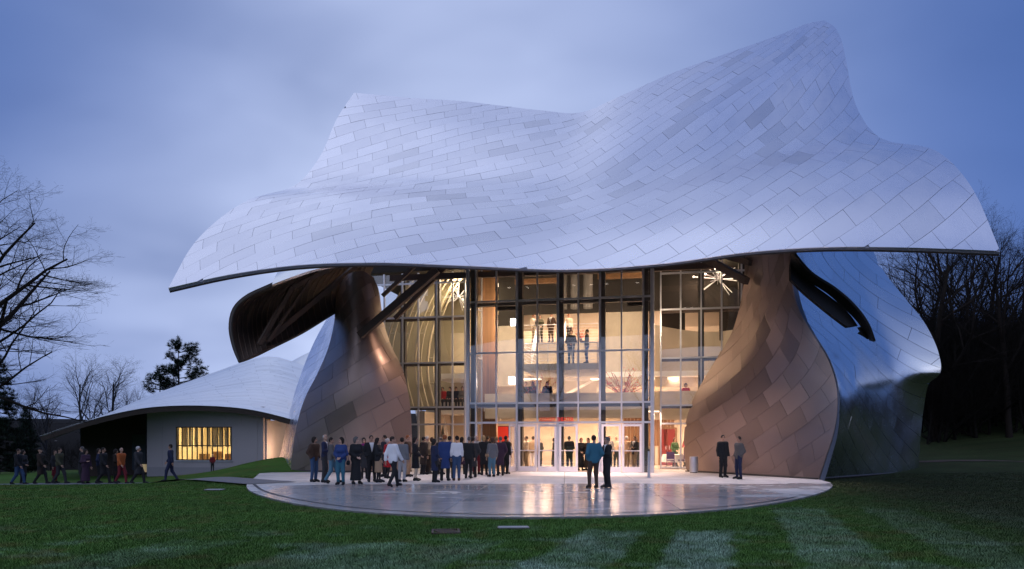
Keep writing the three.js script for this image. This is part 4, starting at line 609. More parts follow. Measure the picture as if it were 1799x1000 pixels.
function person(at, heading, height, fig, cols, label, group) {
  const [top, bottom, hairC, skin = 0, extra = {}] = cols, t = thing('person', label, 'person', [at.x, at.y, at.z], heading * PI / 180, group), s = height / 1.755;
  const hv = hash2(Math.round(at.x * 97), Math.round(at.z * 89), 3), hw = hash2(Math.round(at.x * 57), Math.round(at.z * 83), 4); t.scale.set(s * (0.89 + 0.10 * hv), s, s * (0.90 + 0.10 * hw)); t.rotation.order = 'YXZ'; t.rotation.z = (hw - 0.5) * 0.05; t.rotation.x = (hv - 0.4) * 0.05;
  const parts = figure(...fig), m = { body: skins[skin], jacket: cloth(C[top]), coat: cloth(C[top]), shirt: cloth(C[top]), dress: cloth(C[top]), trousers: cloth(C[bottom]), skirt: cloth(C[bottom]), stockings: cloth(C[extra.stockings || bottom]), shirt_front: cloth(C[extra.shirt || 'white']), necktie: cloth(C[extra.tie || 'black']), belt: cloth(C.black), shoes: cloth(C[extra.shoes || 'black']), hair: cloth(C[hairC]) };
  for (const [n, g] of Object.entries(parts)) { if (n === 'necktie' && extra.open) continue; piece(t, n, g, m[n]); }
  if (extra.scarf) piece(t, 'scarf', new THREE.TorusGeometry(0.085, 0.042, 8, 18).rotateX(PI / 2).scale(1, 1.3, 1).translate(0, 1.47, 0), cloth(C[extra.scarf]));
  if (extra.bag) { const b = new THREE.CapsuleGeometry(0.085, 0.20, 4, 10).scale(1, 1, 0.5).rotateZ(PI / 2).translate(0.0, 0, 0); const x = extra.bagSide ?? 0.30; piece(t, 'handbag', b.rotateY(PI / 2).translate(x, extra.bagY ?? 0.82, -0.02), cloth(C[extra.bag])); piece(t, 'bag_strap', tube([V(x, (extra.bagY ?? 0.82) + 0.04, 0.1), V(x * 0.62, 1.46, 0.03), V(x, (extra.bagY ?? 0.82) + 0.04, -0.12)], 0.012, 16, 5), cloth(C[extra.bag])); }
  return t;
}
const onPlaza = (px, fy_) => { const p = GP(px, fy_); return p; };
// [bearing, foot line, heading, height, [sex, pose, outfit, hair, look, stance], [top, bottom, hair, skin, extras], label]
const crowd = [
  [551, 847, 75, 1.72, ['m', 'pocket', 'jacket', 'full', 0.3], ['brown', 'jean', 'hairb', 1], 'person in brown jacket and jeans at the outer end of the waiting crowd'],
  [569, 848, 80, 1.82, ['m', 'onehold', 'suit', 'thin', 0.2], ['navy', 'char', 'silver', 0], 'silver-haired person in dark blue suit second from the outer end of the crowd'],
  [583, 850, 95, 1.70, ['m', 'walk', 'jacket', 'short', 0], ['ash', 'ljean', 'hairb', 1], 'person in grey jacket and pale jeans striding before the left steel leg'],
  [598, 852, 15, 1.70, ['f', 'clasp', 'jacket', 'full', 0.2], ['blue', 'teal', 'hairb', 0, { bag: 'black' }], 'person in royal blue jacket with black handbag before the left steel leg'],
  [625, 851, 30, 1.72, ['f', 'clasp', 'longcoat', 'full', -0.3], ['black', 'black', 'ash', 2], 'grey-haired person wrapped in ankle-length black coat left of the magenta scarf'],
  [640, 842, 10, 1.68, ['f', 'folded', 'coat', 'full', 0], ['char', 'black', 'hairb', 0, { scarf: 'magenta' }], 'person in dark coat with bright magenta scarf'],
  [653, 847, 12, 1.78, ['m', 'pocket', 'suit', 'short', 0.1], ['black', 'black', 'hairb', 1, { open: 1 }], 'person in black suit with open white shirt facing the lawn'],
  [665, 848, 60, 1.68, ['f', 'onehold', 'skirt', 'long', 0.2], ['black', 'tan', 'hairb', 0, { stockings: 'black' }], 'person in dark jacket and tan skirt beside the white-shirted suit'],
  [675, 838, -60, 1.80, ['m', 'down', 'coat', 'short', 0], ['char', 'black', 'hairb', 1], 'tall person in charcoal coat behind the red coat'],
  [680, 841, 120, 1.66, ['f', 'down', 'ladycoat', 'bun', 0], ['red', 'black', 'silver', 2, { stockings: 'black' }], 'white-haired person in bright red coat'],
  [691, 856, 150, 1.74, ['m', 'walk', 'jacket', 'short', 0], ['white', 'black', 'hairb', 1], 'person in white jacket and black trousers walking nearest the wet paving'],
  [706, 847, 160, 1.70, ['m', 'down', 'jacket', 'short', 0.3], ['grey', 'lgrey', 'hairb', 1], 'person in grey jacket and light grey trousers right of the white jacket'],
  [717, 838, 60, 1.80, ['m', 'pocket', 'jacket', 'short', 0.2], ['brown', 'tan', 'ginger', 0], 'ginger-haired person in brown jacket and tan trousers at the edge of the left steel leg'],
  [730, 845, 110, 1.72, ['f', 'clasp', 'ladycoat', 'full', 0], ['black', 'black', 'hairb', 0, { stockings: 'cream' }], 'person in knee-length black coat and pale stockings'],
  [743, 834, 130, 1.74, ['m', 'down', 'coat', 'short', 0], ['dbrown', 'black', 'hairb', 1], 'person in dark brown coat right behind the pale stockings'],
  [752, 833, 140, 1.76, ['m', 'pocket', 'jacket', 'short', 0.2], ['khaki', 'dbrown', 'silver', 0], 'silver-haired person in khaki jacket before the left glass front'],
  [760, 831, 150, 1.70, ['f', 'down', 'coat', 'full', -0.2], ['olive', 'black', 'brown', 0], 'person in olive coat before the dark post of the left glass front'],
  [764, 848, 120, 1.64, ['f', 'clasp', 'coat', 'full', 0.2], ['navy', 'black', 'hairb', 1], 'short person in navy coat in front of the lobby stair'],
  [774, 834, 170, 1.74, ['m', 'down', 'coat', 'thin', 0.3], ['char', 'black', 'ash', 0], 'balding person in charcoal coat behind the short navy coat'],
  [783, 845, 165, 1.80, ['m', 'down', 'coat', 'short', 0], ['blue', 'black', 'ginger', 0], 'red-haired person in long blue coat beside the white shirt and jeans'],
  [791, 841, 175, 1.76, ['m', 'onehold', 'coat', 'short', -0.3], ['dbrown', 'dbrown', 'hairb', 1], 'person in dark brown overcoat between the blue coat and the white shirt'],
  [802, 845, 178, 1.77, ['m', 'down', 'shirt', 'short', 0.1], ['white', 'jean', 'hairb', 0, { shoes: 'brown' }], 'person in white shirt and blue jeans seen from behind'],
  [812, 834, 160, 1.72, ['f', 'down', 'coat', 'long', 0], ['plum', 'black', 'hairb', 0], 'long-haired person in plum coat right behind the white shirt'],
  [823, 841, 172, 1.74, ['m', 'down', 'suit', 'short', 0.4], ['black', 'black', 'ash', 0], 'grey-haired person in black suit at the left post of the glass bay'],
  [831, 839, -165, 1.72, ['m', 'pocket', 'coat', 'short', 0], ['char', 'black', 'hairb', 1], 'person in charcoal coat shoulder to shoulder with the black suit near the bay post'],
  [836, 834, 40, 1.80, ['m', 'onehold', 'shirt', 'thin', 0.4], ['lgrey', 'maroon', 'silver', 2], 'pink-faced person in pale shirt turned back towards the crowd at the open door'],
  [851, 835, 178, 1.78, ['f', 'clasp', 'coat', 'full', 0], ['black', 'black', 'blond', 0], 'fair-haired person in black coat at the open left doorway'],
  [864, 838, 185, 1.70, ['f', 'down', 'jacket', 'full', 0], ['grey', 'ljean', 'brown', 0, { bag: 'tan', bagSide: 0.27, bagY: 0.95 }], 'person in grey blazer and pale jeans with tan shoulder bag'],
  [872, 833, 175, 1.74, ['m', 'down', 'coat', 'short', 0], ['dbrown', 'black', 'blond', 0], 'fair-haired person in brown coat stepping through the left doorway'],
  [879, 836, 190, 1.74, ['m', 'pocket', 'coat', 'short', 0], ['plum', 'char', 'ash', 0], 'grey-haired person in dark plum coat next to the shoulder bag'],
  [888, 833, 160, 1.78, ['m', 'down', 'suit', 'short', 0], ['black', 'black', 'hairb', 3], 'person in black suit beside the outswung door leaf'],
  [1043, 858, 188, 1.78, ['m', 'pocket', 'jacket', 'short', -0.5, 0.14], ['teal', 'brown', 'hairb', 0, { shoes: 'dbrown' }], 'person in teal jacket and brown trousers with back to the lawn'],
  [1067, 857, -70, 1.72, ['m', 'chin', 'suit', 'short', 0, 0.12], ['black', 'black', 'ash', 0], 'grey-haired person in black suit with hand at chin beside the teal jacket'],
  [1270, 839, 40, 1.80, ['m', 'down', 'suit', 'short', 0.5, 0.12], ['black', 'black', 'hairb', 0, { shirt: 'black' }], 'person in all-black suit standing before the right steel leg'],
  [1297, 842, -75, 1.74, ['m', 'pocket', 'jacket', 'short', -0.2, 0.16], ['ash', 'navy', 'hairb', 1], 'person in grey tweed jacket and navy trousers before the right steel leg'],
];
crowd.forEach((q, k) => { const f = q[4]; if (f[4] !== undefined && k % 3 !== 2) { f[4] = [0.55, -0.5, 0.2, -0.75, 0.8, -0.25, 0][k % 7]; f[5] = [0.1, 0.15, 0.19][k % 3]; q[2] += [-14, 9, 18, -22, 6][k % 5]; } });
crowd.forEach(([px, fyy, hd, h, fig, cols, label]) => { const p = onPlaza(px, fyy); p.y = 0.003; person(p, hd, h, fig, cols, label, px < 900 ? 'people queueing on the plaza' : undefined); });
// walkers on the path at the left
[[301, 36, -80, 1.76, ['m', 'walk', 'jacket', 'short', 0], ['navy', 'navy', 'hairb', 1], 'person in navy jacket walking alone below the lit window'],
  [242, 36.3, 84, 1.78, ['m', 'walk', 'coat', 'short', 0.4], ['char', 'black', 'silver', 0], 'silver-haired person in dark coat leading the path walkers, just ahead of the orange jacket'],
  [212, 36.7, 72, 1.74, ['m', 'walk', 'jacket', 'thin', -0.3], ['orange', 'maroon', 'silver', 0], 'person in orange jacket walking on the path'],
  [203, 37.6, 98, 1.66, ['f', 'clasp', 'coat', 'full', 0.5], ['dbrown', 'black', 'hairb', 1], 'short person in dark brown coat half hidden behind the orange jacket'],
  [181, 37.0, 90, 1.76, ['m', 'walk', 'coat', 'short', 0], ['black', 'black', 'hairb', 1], 'tall person in black coat second behind the orange jacket on the path'],
  [173, 37.9, 120, 1.70, ['f', 'pocket', 'jacket', 'long', -0.5], ['navy', 'black', 'hairb', 0], 'long-haired person in navy jacket turned away in the middle of the path walkers'],
  [150, 37.2, 60, 1.68, ['f', 'onehold', 'longcoat', 'full', 0.7], ['plum', 'black', 'hairb', 0], 'person in long plum coat in the middle of the path walkers'],
  [143, 38.1, -70, 1.80, ['m', 'pocket', 'coat', 'short', 0.3], ['black', 'char', 'ash', 0], 'grey-haired person in black coat talking to the long plum coat'],
  [104, 37.5, 85, 1.76, ['m', 'walk', 'jacket', 'short', 0.2], ['olive', 'char', 'hairb', 0], 'person in olive jacket on the path before the parked cars'],
  [96, 38.3, 80, 1.64, ['f', 'down', 'skirt', 'long', -0.4], ['char', 'maroon', 'brown', 0], 'person in maroon skirt beside the olive jacket on the path'],
  [71, 37.4, 100, 1.76, ['m', 'walk', 'coat', 'hat', 0], ['dbrown', 'black', 'black', 0], 'person in brown coat and dark hat on the path'],
  [40, 38, 75, 1.70, ['f', 'clasp', 'coat', 'full', 0.6], ['char', 'black', 'hairb', 1], 'person in charcoal coat near the outer end of the path'],
  [31, 37.2, 90, 1.76, ['m', 'walk', 'jacket', 'short', 0], ['black', 'jean', 'hairb', 1], 'person in black jacket and jeans farthest back on the path'],
].forEach(([px, d, hd, h, fig, cols, label]) => { const p = P(px, HY, d); p.y = max(groundH(p.x, d), groundH(p.x, d + 0.8)) + 0.035; person(p, hd, h, fig, cols, label, 'people walking in on the path'); });
{ const p = P(373, HY, 44.6); p.y = groundH(p.x, 44.6); person(p, 20, 0.98, ['m', 'pocket', 'jacket', 'hat', 0], ['maroon', 'black', 'cream', 2], 'small child in dark red jacket and pale cap below the lit window'); }
// people in the lobby: places in the frame of the glass front
const inside = (px, z, y, hd, h, fig, cols, label, group) => { const p = LW(fx(px, z), y, z); return person(p, hd - 11.3, h, fig, cols, label, group); };
[[925, -3.2, -50, ['m', 'folded', 'shirt', 'short', 0], ['cream', 'khaki', 'hairb', 0], 'person in cream shirt inside behind the first glass door'],
  [936, -4.4, 170, ['m', 'down', 'jacket', 'short', 0], ['khaki', 'white', 'hairb', 0], 'person in khaki jacket and white trousers inside the first glass door'],
  [948, -4.8, 160, ['f', 'clasp', 'coat', 'long', 0], ['char', 'black', 'hairb', 1], 'person in charcoal coat inside, seen through the second door'],
  [973, -5.5, 90, ['f', 'down', 'longcoat', 'full', 0], ['black', 'black', 'hairb', 0], 'person in long black coat inside near the second door handle'],
  [1001, -1.8, 190, ['m', 'folded', 'suit', 'short', 0], ['black', 'black', 'ash', 0], 'person in black suit inside right behind the third glass door'],
  [1020, -1.7, 20, ['f', 'clasp', 'longcoat', 'full', 0], ['black', 'black', 'ginger', 2], 'ginger-haired person in long black coat in the open doorway'],
  [1032, -1.6, -30, ['f', 'down', 'longcoat', 'long', 0], ['dbrown', 'black', 'hairb', 0], 'long-haired person in dark brown coat in the open doorway'],
  [1071, -5, 10, ['m', 'down', 'shirt', 'short', 0], ['grey', 'char', 'hairb', 0], 'person in grey shirt deep inside behind the black suit with hand at chin'],
  [1083, -6, 20, ['m', 'folded', 'shirt', 'thin', 0], ['cream', 'black', 'silver', 2], 'silver-haired person in cream shirt inside the fifth door'],
  [1101, -3.2, 140, ['m', 'down', 'jacket', 'short', 0], ['tan', 'khaki', 'silver', 0], 'person in tan jacket inside the last glass door'],
  [1114, -2.6, -40, ['m', 'folded', 'suit', 'short', 0], ['black', 'khaki', 'hairb', 1], 'person in black jacket with folded arms inside the last glass door'],
  [1118, -4.6, 190, ['f', 'down', 'coat', 'full', 0], ['char', 'black', 'brown', 0], 'person in charcoal coat behind the folded arms in the last door'],
  [858, -2.5, 170, ['m', 'down', 'suit', 'short', 0], ['black', 'black', 'hairb', 0], 'person in black suit already inside the left doorway'],
  [893, -3.5, 185, ['f', 'down', 'coat', 'full', 0], ['dbrown', 'black', 'ginger', 0], 'ginger-haired person in brown coat inside before the red poster'],
  [745, -6.2, 190, ['m', 'down', 'coat', 'short', 0], ['brown', 'black', 'hairb', 0], 'person in brown coat at the foot of the lobby stair'],
  [1186, -7.2, 30, ['f', 'clasp', 'jacket', 'full', 0], ['green', 'black', 'brown', 0], 'person in green top behind the white table'],
  [1206, -8.4, -20, ['m', 'folded', 'shirt', 'short', 0], ['maroon', 'char', 'hairb', 1], 'person in maroon shirt behind the white table'],
].forEach(([px, z, hd, fig, cols, label]) => inside(px, z, FL + 0.004, hd, fig[0] === 'f' ? 1.66 : 1.76, fig, cols, label, 'people inside the ground-floor lobby'));
inside(1003, -1.7, 5.503, 10, 1.75, ['m', 'clasp', 'jacket', 'full', 0], ['black', 'jean', 'brown', 0], 'person in black top and jeans facing out from the footbridge');
inside(1031, -1.75, 5.503, -80, 1.77, ['m', 'onehold', 'jacket', 'short', 0], ['black', 'blue', 'hairb', 1], 'person in black jacket in profile on the footbridge');
inside(938, -8.35, ly + 0.003, 60, 1.74, ['m', 'down', 'suit', 'short', 0], ['cream', 'khaki', 'ginger', 0], 'person in cream suit leftmost on the upper landing');
inside(949, -8.4, ly + 0.003, 20, 1.72, ['f', 'clasp', 'coat', 'full', 0], ['olive', 'black', 'hairb', 0], 'person in olive coat in the middle of the upper landing');
inside(968, -8.35, ly + 0.003, -20, 1.80, ['m', 'pocket', 'suit', 'short', 0], ['brown', 'brown', 'ginger', 0], 'person in brown suit alone on the upper landing');
inside(1000, -8.5, ly + 0.003, 40, 1.74, ['m', 'down', 'shirt', 'short', 0], ['cream', 'char', 'ginger', 0], 'person in cream shirt rightmost on the upper landing');
inside(741, -8.0, 1.88, 190, 1.74, ['m', 'walk', 'jacket', 'short', 0], ['lgrey', 'lgrey', 'silver', 0], 'person in light grey climbing the lobby stair on its left side');
inside(757, -7.3, 1.37, 185, 1.78, ['m', 'walk', 'shirt', 'short', 0], ['lgrey', 'grey', 'blond', 0], 'person in pale shirt climbing the lobby stair on its right side');
[[924, -2.95, ['m', 'folded', 'jacket', 'short', 0.3], ['char', 'black', 'hairb', 0], 'dark-haired person in charcoal at the lower balcony left of the red branches'], [934, -2.95, ['f', 'folded', 'jacket', 'full', -0.3], ['black', 'black', 'brown', 0], 'person in black close beside the red branches on the lower balcony'], [961, -3.0, ['m', 'folded', 'jacket', 'short', 0.5], ['navy', 'black', 'hairb', 0], 'person in navy right of the red branches on the lower balcony']].forEach(([px, z, fig, cols, label]) => inside(px, z, 3.442 - 0.45, 0, 1.72, ['m', 'sit', 'jacket', fig[3], fig[4]], cols, label, 'people seated at the lower balcony'));
[[777, -6.95, ['m', 'sit', 'jacket', 'full', 0.3], ['red', 'black', 'hairb', 1], 'person in red at the balcony above the lobby stair'], [790, -6.95, ['f', 'sit', 'jacket', 'full', -0.3], ['char', 'black', 'hairb', 0], 'person in charcoal beside the red top at the left balcony'], [801, -6.95, ['m', 'sit', 'jacket', 'short', 0.2], ['navy', 'black', 'hairb', 0], 'person in navy second from the bay at the left balcony'], [812, -6.95, ['f', 'sit', 'jacket', 'long', 0], ['grey', 'black', 'brown', 0], 'long-haired person in grey next to the bay at the left balcony'], [1205, -6.6, ['f', 'sit', 'jacket', 'full', 0], ['red', 'black', 'hairb', 0], 'person in bright red at the right-hand balcony']].forEach(([px, z, fig, cols, label]) => inside(px, z, 3.442 - 0.40, 0, 1.72, fig, cols, label, 'people seated at the balconies beside the bay'));
// ---------------------------------------------------------------- things in and around the hall
{ // red lettering over the doors
  const font = await new FontLoader().loadAsync('fonts/droid/droid_sans_bold.typeface.json');
  const t = thing('theatre_sign', 'red capital lettering over the glass doors', 'sign', LW((fx(948) + fx(1008)) / 2, 2.5, 0.09).toArray(), YAW);
  const L = 'SOSNOFF THEATER', W = fx(1008) - fx(947); const gs = []; let x = 0;
  for (const ch of L) { if (ch === ' ') { x += 0.07; continue; } const g = new TextGeometry(ch, { font, size: 0.165, depth: 0.025, curveSegments: 4 }); g.computeBoundingBox(); const b = g.boundingBox; gs.push([g, x - b.min.x]); x += b.max.x - b.min.x + 0.018; }
  for (const [g, dx] of gs) piece(t, 'letter', g.translate(dx - x / 2, 0.03, 0).scale(W / x, 1, 1), M.redPrint);
  piece(t, 'letter_rail', box(-W / 2, W / 2, 0.005, 0.028, 0.005, 0.02), M.red);
}
{ const t = thing('poster', 'plain red poster panel on the wall inside the left doorway', 'poster', LW(fx(884, -6.5), 1.1, -6.5).toArray(), YAW); piece(t, 'sheet', box(-0.32, 0.32, 0, 1.25, 0, 0.02), M.redPrint); piece(t, 'frame', [box(-0.36, -0.32, -0.04, 1.29, -0.01, 0.03), box(0.32, 0.36, -0.04, 1.29, -0.01, 0.03), box(-0.32, 0.32, 1.25, 1.29, -0.01, 0.03), box(-0.32, 0.32, -0.04, 0, -0.01, 0.03)], M.darkSteel);
  piece(t, 'stand', [box(-0.30, -0.26, -1.08, -0.04, -0.06, -0.02), box(0.26, 0.30, -1.08, -0.04, -0.06, -0.02), box(-0.3, 0.3, -1.088, -1.06, -0.25, 0.2)], M.darkSteel); }
{ const t = thing('red_door', 'narrow dark red double door in the foyer wall at the right end', 'door', LW(fx(1173, -9.96), FL, -9.96).toArray(), YAW); for (const s of [-1, 1]) { piece(t, 'door_leaf', box(s > 0 ? 0.01 : -0.45, s > 0 ? 0.45 : -0.01, 0.01, 2.2, 0, 0.05), std(lin(0.16, 0.006, 0.006), 0.6)); piece(t, 'handle', box(s * 0.1 - 0.015, s * 0.1 + 0.015, 0.95, 1.2, 0.05, 0.09), M.alu); } piece(t, 'door_frame', [box(-0.55, -0.47, 0, 2.3, 0, 0.07), box(0.47, 0.55, 0, 2.3, 0, 0.07), box(-0.47, 0.47, 2.22, 2.3, 0, 0.07)], M.wood); }
{ // table with a white cloth
  const t = thing('cloth_table', 'table under a white cloth inside the right-hand glass front', 'table', LW(fx(1184, -5.8), FL, -5.8).toArray(), YAW);
  const g = new THREE.CylinderGeometry(0.62, 0.72, 0.42, 40, 6, true), p = g.attributes.position; for (let i = 0; i < p.count; i++) { const a = atan2(p.getX(i), p.getZ(i)), k = 1 + 0.04 * sin(a * 11) * (0.21 - p.getY(i)) / 0.42; p.setX(i, p.getX(i) * k); p.setZ(i, p.getZ(i) * k); } g.computeVertexNormals();
  piece(t, 'cloth', [g.translate(0, 0.54, 0), new THREE.CylinderGeometry(0.62, 0.62, 0.012, 40).translate(0, 0.752, 0)], M.white); for (const [x, z] of [[-0.4, -0.4], [0.4, -0.4], [-0.4, 0.4], [0.4, 0.4]]) piece(t, 'leg', rod(V(x, 0.004, z), V(x, 0.74, z), 0.022), M.darkSteel);
}
function chair(px, z, hd, label) { const t = thing('chair', label, 'chair', LW(fx(px, z), FL + 0.002, z).toArray(), YAW + hd, 'chairs at the white table'); const m = cloth(C.purple); piece(t, 'seat', box(-0.22, 0.22, 0.43, 0.48, -0.22, 0.22), m); piece(t, 'backrest', box(-0.22, 0.22, 0.52, 0.92, -0.24, -0.2), m); for (const [x, zz] of [[-0.2, -0.2], [0.2, -0.2], [-0.2, 0.2], [0.2, 0.2]]) piece(t, 'leg', rod(V(x, 0, zz), V(x, zz < 0 ? 0.9 : 0.43, zz), 0.014), M.darkSteel); }
chair(1178, -4.85, PI, 'purple chair with its back to the glass at the white table'); chair(1198, -5.3, -2, 'purple chair beside the steel leg at the white table');
// red branches in vases on the balcony
function branches(px, z, y, sc, label, seed) {
  const R = rng(seed), t = thing('branch_vase', label, 'flower arrangement', LW(fx(px, z), y, z).toArray(), YAW, 'arrangements of red branches'); t.scale.setScalar(sc);
  piece(t, 'vase', new THREE.LatheGeometry([[0.001, 0], [0.14, 0], [0.19, 0.12], [0.17, 0.3], [0.12, 0.42], [0.14, 0.46], [0.12, 0.46], [0.1, 0.4], [0.001, 0.38]].map(([a, b]) => new THREE.Vector2(a, b)), 20), M.darkSteel);
  const g = [], b = []; for (let i = 0; i < 46; i++) { const a = R() * 2 * PI, lean = 0.25 + R() * 1.05, L = 0.7 + R() * 0.75, pts = [V(0, 0.38, 0)]; for (let k = 1; k <= 4; k++) pts.push(V(cos(a) * sin(lean) * L * k / 4 + (R() - 0.5) * 0.1, 0.38 + cos(lean * 0.9) * L * k / 4 + (R() - 0.5) * 0.06, sin(a) * sin(lean) * L * k / 4 + (R() - 0.5) * 0.1)); g.push(tube(pts, 0.008, 8, 4)); for (let k = 0; k < 7; k++) { const q = pts[1 + floor(R() * 4)].clone().add(V((R() - 0.5) * 0.18, (R() - 0.5) * 0.18, (R() - 0.5) * 0.18)); b.push(new THREE.IcosahedronGeometry(0.016 + R() * 0.014, 0).translate(q.x, q.y, q.z)); } }
  piece(t, 'branches', g, std(lin(0.22, 0.05, 0.03), 0.7)); piece(t, 'blossom', b, std(lin(0.55, 0.07, 0.05), 0.6));
}
branches(1095, -3.0, 3.44, 1.12, 'large spray of red branches on the balcony right of the footbridge', 5); branches(946, -3.05, 3.44, 0.95, 'spray of red branches on the balcony left of the footbridge', 9); branches(1020, -8.5, ly, 0.62, 'small spray of branches on the upper landing', 11);
// lanterns
function lantern(px, py, z, label, k = 3) {
  const y = fy(px, py, z), p = LW(fx(px, z), y, z), t = thing('wall_lantern', label, 'lamp', p.toArray(), YAW, 'square white wall lanterns');
  piece(t, 'lamp_shade', box(-0.17, 0.17, -0.2, 0.2, -0.14, 0.14), M.glowWhite); piece(t, 'lamp_frame', [-1, 1].flatMap((a) => [-1, 1].map((b) => box(a * 0.18 - 0.012, a * 0.18 + 0.012, -0.22, 0.22, b * 0.15 - 0.012, b * 0.15 + 0.012))).concat([box(-0.19, 0.19, -0.235, -0.21, -0.16, 0.16), box(-0.19, 0.19, 0.21, 0.235, -0.16, 0.16), box(-0.02, 0.02, -0.02, 0.02, -0.5, -0.165)]), M.alu);
  const l = new THREE.PointLight(new THREE.Color(1, 0.85, 0.72), k); l.name = 'lantern_light'; l.shadow.radius = 6; l.castShadow = true; l.position.copy(LW(fx(px, z), y, z + 0.22)); scene.add(l);
}
lantern(900, 669, -3.4, 'white lantern under the upper parapet at the left of the bay'); lantern(903, 567, -5.8, 'white lantern high above the cream balcony front');
// starburst chandeliers
function chandelier(px, py, z, sc, label, seed, n = 30) {
  const R = rng(seed), p = LW(fx(px, z), fy(px, py, z), z), t = thing('chandelier', label, 'chandelier', p.toArray(), YAW, 'starburst chandeliers'); t.scale.setScalar(sc);
  piece(t, 'stem', rod(V(0, 0, 0), V(0, (11.2 - p.y) / sc, 0), 0.025), M.alu); piece(t, 'hub', new THREE.SphereGeometry(0.12, 16, 12), M.alu);
  for (let i = 0; i < n; i++) { const a = R() * 2 * PI, e = Math.asin(R() * 1.7 - 0.85), L = 0.7 + R() * 0.55, q = V(cos(a) * cos(e), sin(e), sin(a) * cos(e)); piece(t, 'arm', beam(q.clone().multiplyScalar(0.1), q.clone().multiplyScalar(L), 0.035, 0.035), M.alu);
    if (i % 4 === 0) { const b = q.clone().multiplyScalar(L + 0.05); piece(t, 'bulb', new THREE.SphereGeometry(0.055, 12, 8).translate(b.x, b.y, b.z), M.glow); } }
  const l = new THREE.PointLight(new THREE.Color(1, 0.8, 0.5), 5 * sc); l.name = 'chandelier_light'; l.shadow.radius = 14; l.castShadow = true; l.position.copy(LW(fx(px, z), fy(px, py, z) - 0.15, z + 1.5 * sc)); scene.add(l);
}
chandelier(1262, 490, -6.6, 1.15, 'large starburst chandelier high in the right-hand lobby', 3, 36); chandelier(806, 522, -6.2, 0.8, 'starburst chandelier with glowing bulbs high in the left-hand lobby', 7, 30);
// bin and post on the plaza
{ const p = GP(1219, 831), t = thing('litter_bin', 'tall cylindrical steel bin beside the right steel leg', 'bin', [p.x, 0.002, p.z]); piece(t, 'body', new THREE.LatheGeometry([[0.001, 0.03], [0.19, 0.03], [0.2, 0.05], [0.2, 0.76], [0.185, 0.78], [0.16, 0.78], [0.16, 0.6], [0.001, 0.6]].map(([a, b]) => new THREE.Vector2(a, b)), 32), M.alu); piece(t, 'base', new THREE.CylinderGeometry(0.17, 0.18, 0.035, 28).translate(0, 0.0175, 0), M.darkSteel); }
{ const p = GP(1140, 839.5), t = thing('steel_post', 'slim tapered steel post standing before the right corner of the glass bay', 'post', [p.x, 0.002, p.z]); piece(t, 'post', rod(V(0, 0.02, 0), V(0, 1.12, 0), 0.065, 0.05, 16, false), M.alu); piece(t, 'cap', [rod(V(0, 1.12, 0), V(0, 1.18, 0), 0.035, 0.035, 14, false), new THREE.SphereGeometry(0.036, 12, 8).translate(0, 1.185, 0)], M.darkSteel); piece(t, 'base_plate', rod(V(0, 0, 0), V(0, 0.02, 0), 0.11, 0.1, 18, false), M.alu); }
// drain grate and flat covers in the lawn
{ const p = GP(783, 935.5, -0.05), t = thing('drain_grate', 'cast-iron drain grate with slanting bars sunk in the grass', 'drain', [p.x, groundH(p.x, -p.z) + 0.012, p.z], 0.1); const m = std(lin(0.10, 0.075, 0.06), 0.6, 0.5); piece(t, 'frame', [box(-0.26, 0.26, 0, 0.03, -0.30, -0.26), box(-0.26, 0.26, 0, 0.03, 0.26, 0.30), box(-0.26, -0.22, 0, 0.03, -0.26, 0.26), box(0.22, 0.26, 0, 0.03, -0.26, 0.26)], m); piece(t, 'pit', box(-0.22, 0.22, -0.04, 0.0, -0.26, 0.26), M.dark); for (let i = 0; i < 8; i++) piece(t, 'bar', box(-0.012, 0.012, 0.004, 0.028, -0.27, 0.27).rotateY(0.35).translate(-0.17 + i * 0.049, 0, 0), m); }
for (const [px, py, w, d, label] of [[902, 928.5, 0.62, 0.30, 'flat grey cover plate in the grass before the plaza'], [377, 861.5, 0.6, 0.42, 'flat pale cover plate in the grass left of the plaza']]) { const p = GP(px, py, -0.05), t = thing('cover_plate', label, 'utility cover', [p.x, groundH(p.x, -p.z) + 0.01, p.z], 0.06); piece(t, 'frame', box(-w / 2, w / 2, -0.04, 0.02, -d / 2, d / 2), M.darkSteel); piece(t, 'lid', box(-w / 2 + 0.02, w / 2 - 0.02, 0.02, 0.034, -d / 2 + 0.02, d / 2 - 0.02), std(lin(0.34, 0.35, 0.36), 0.6)); }
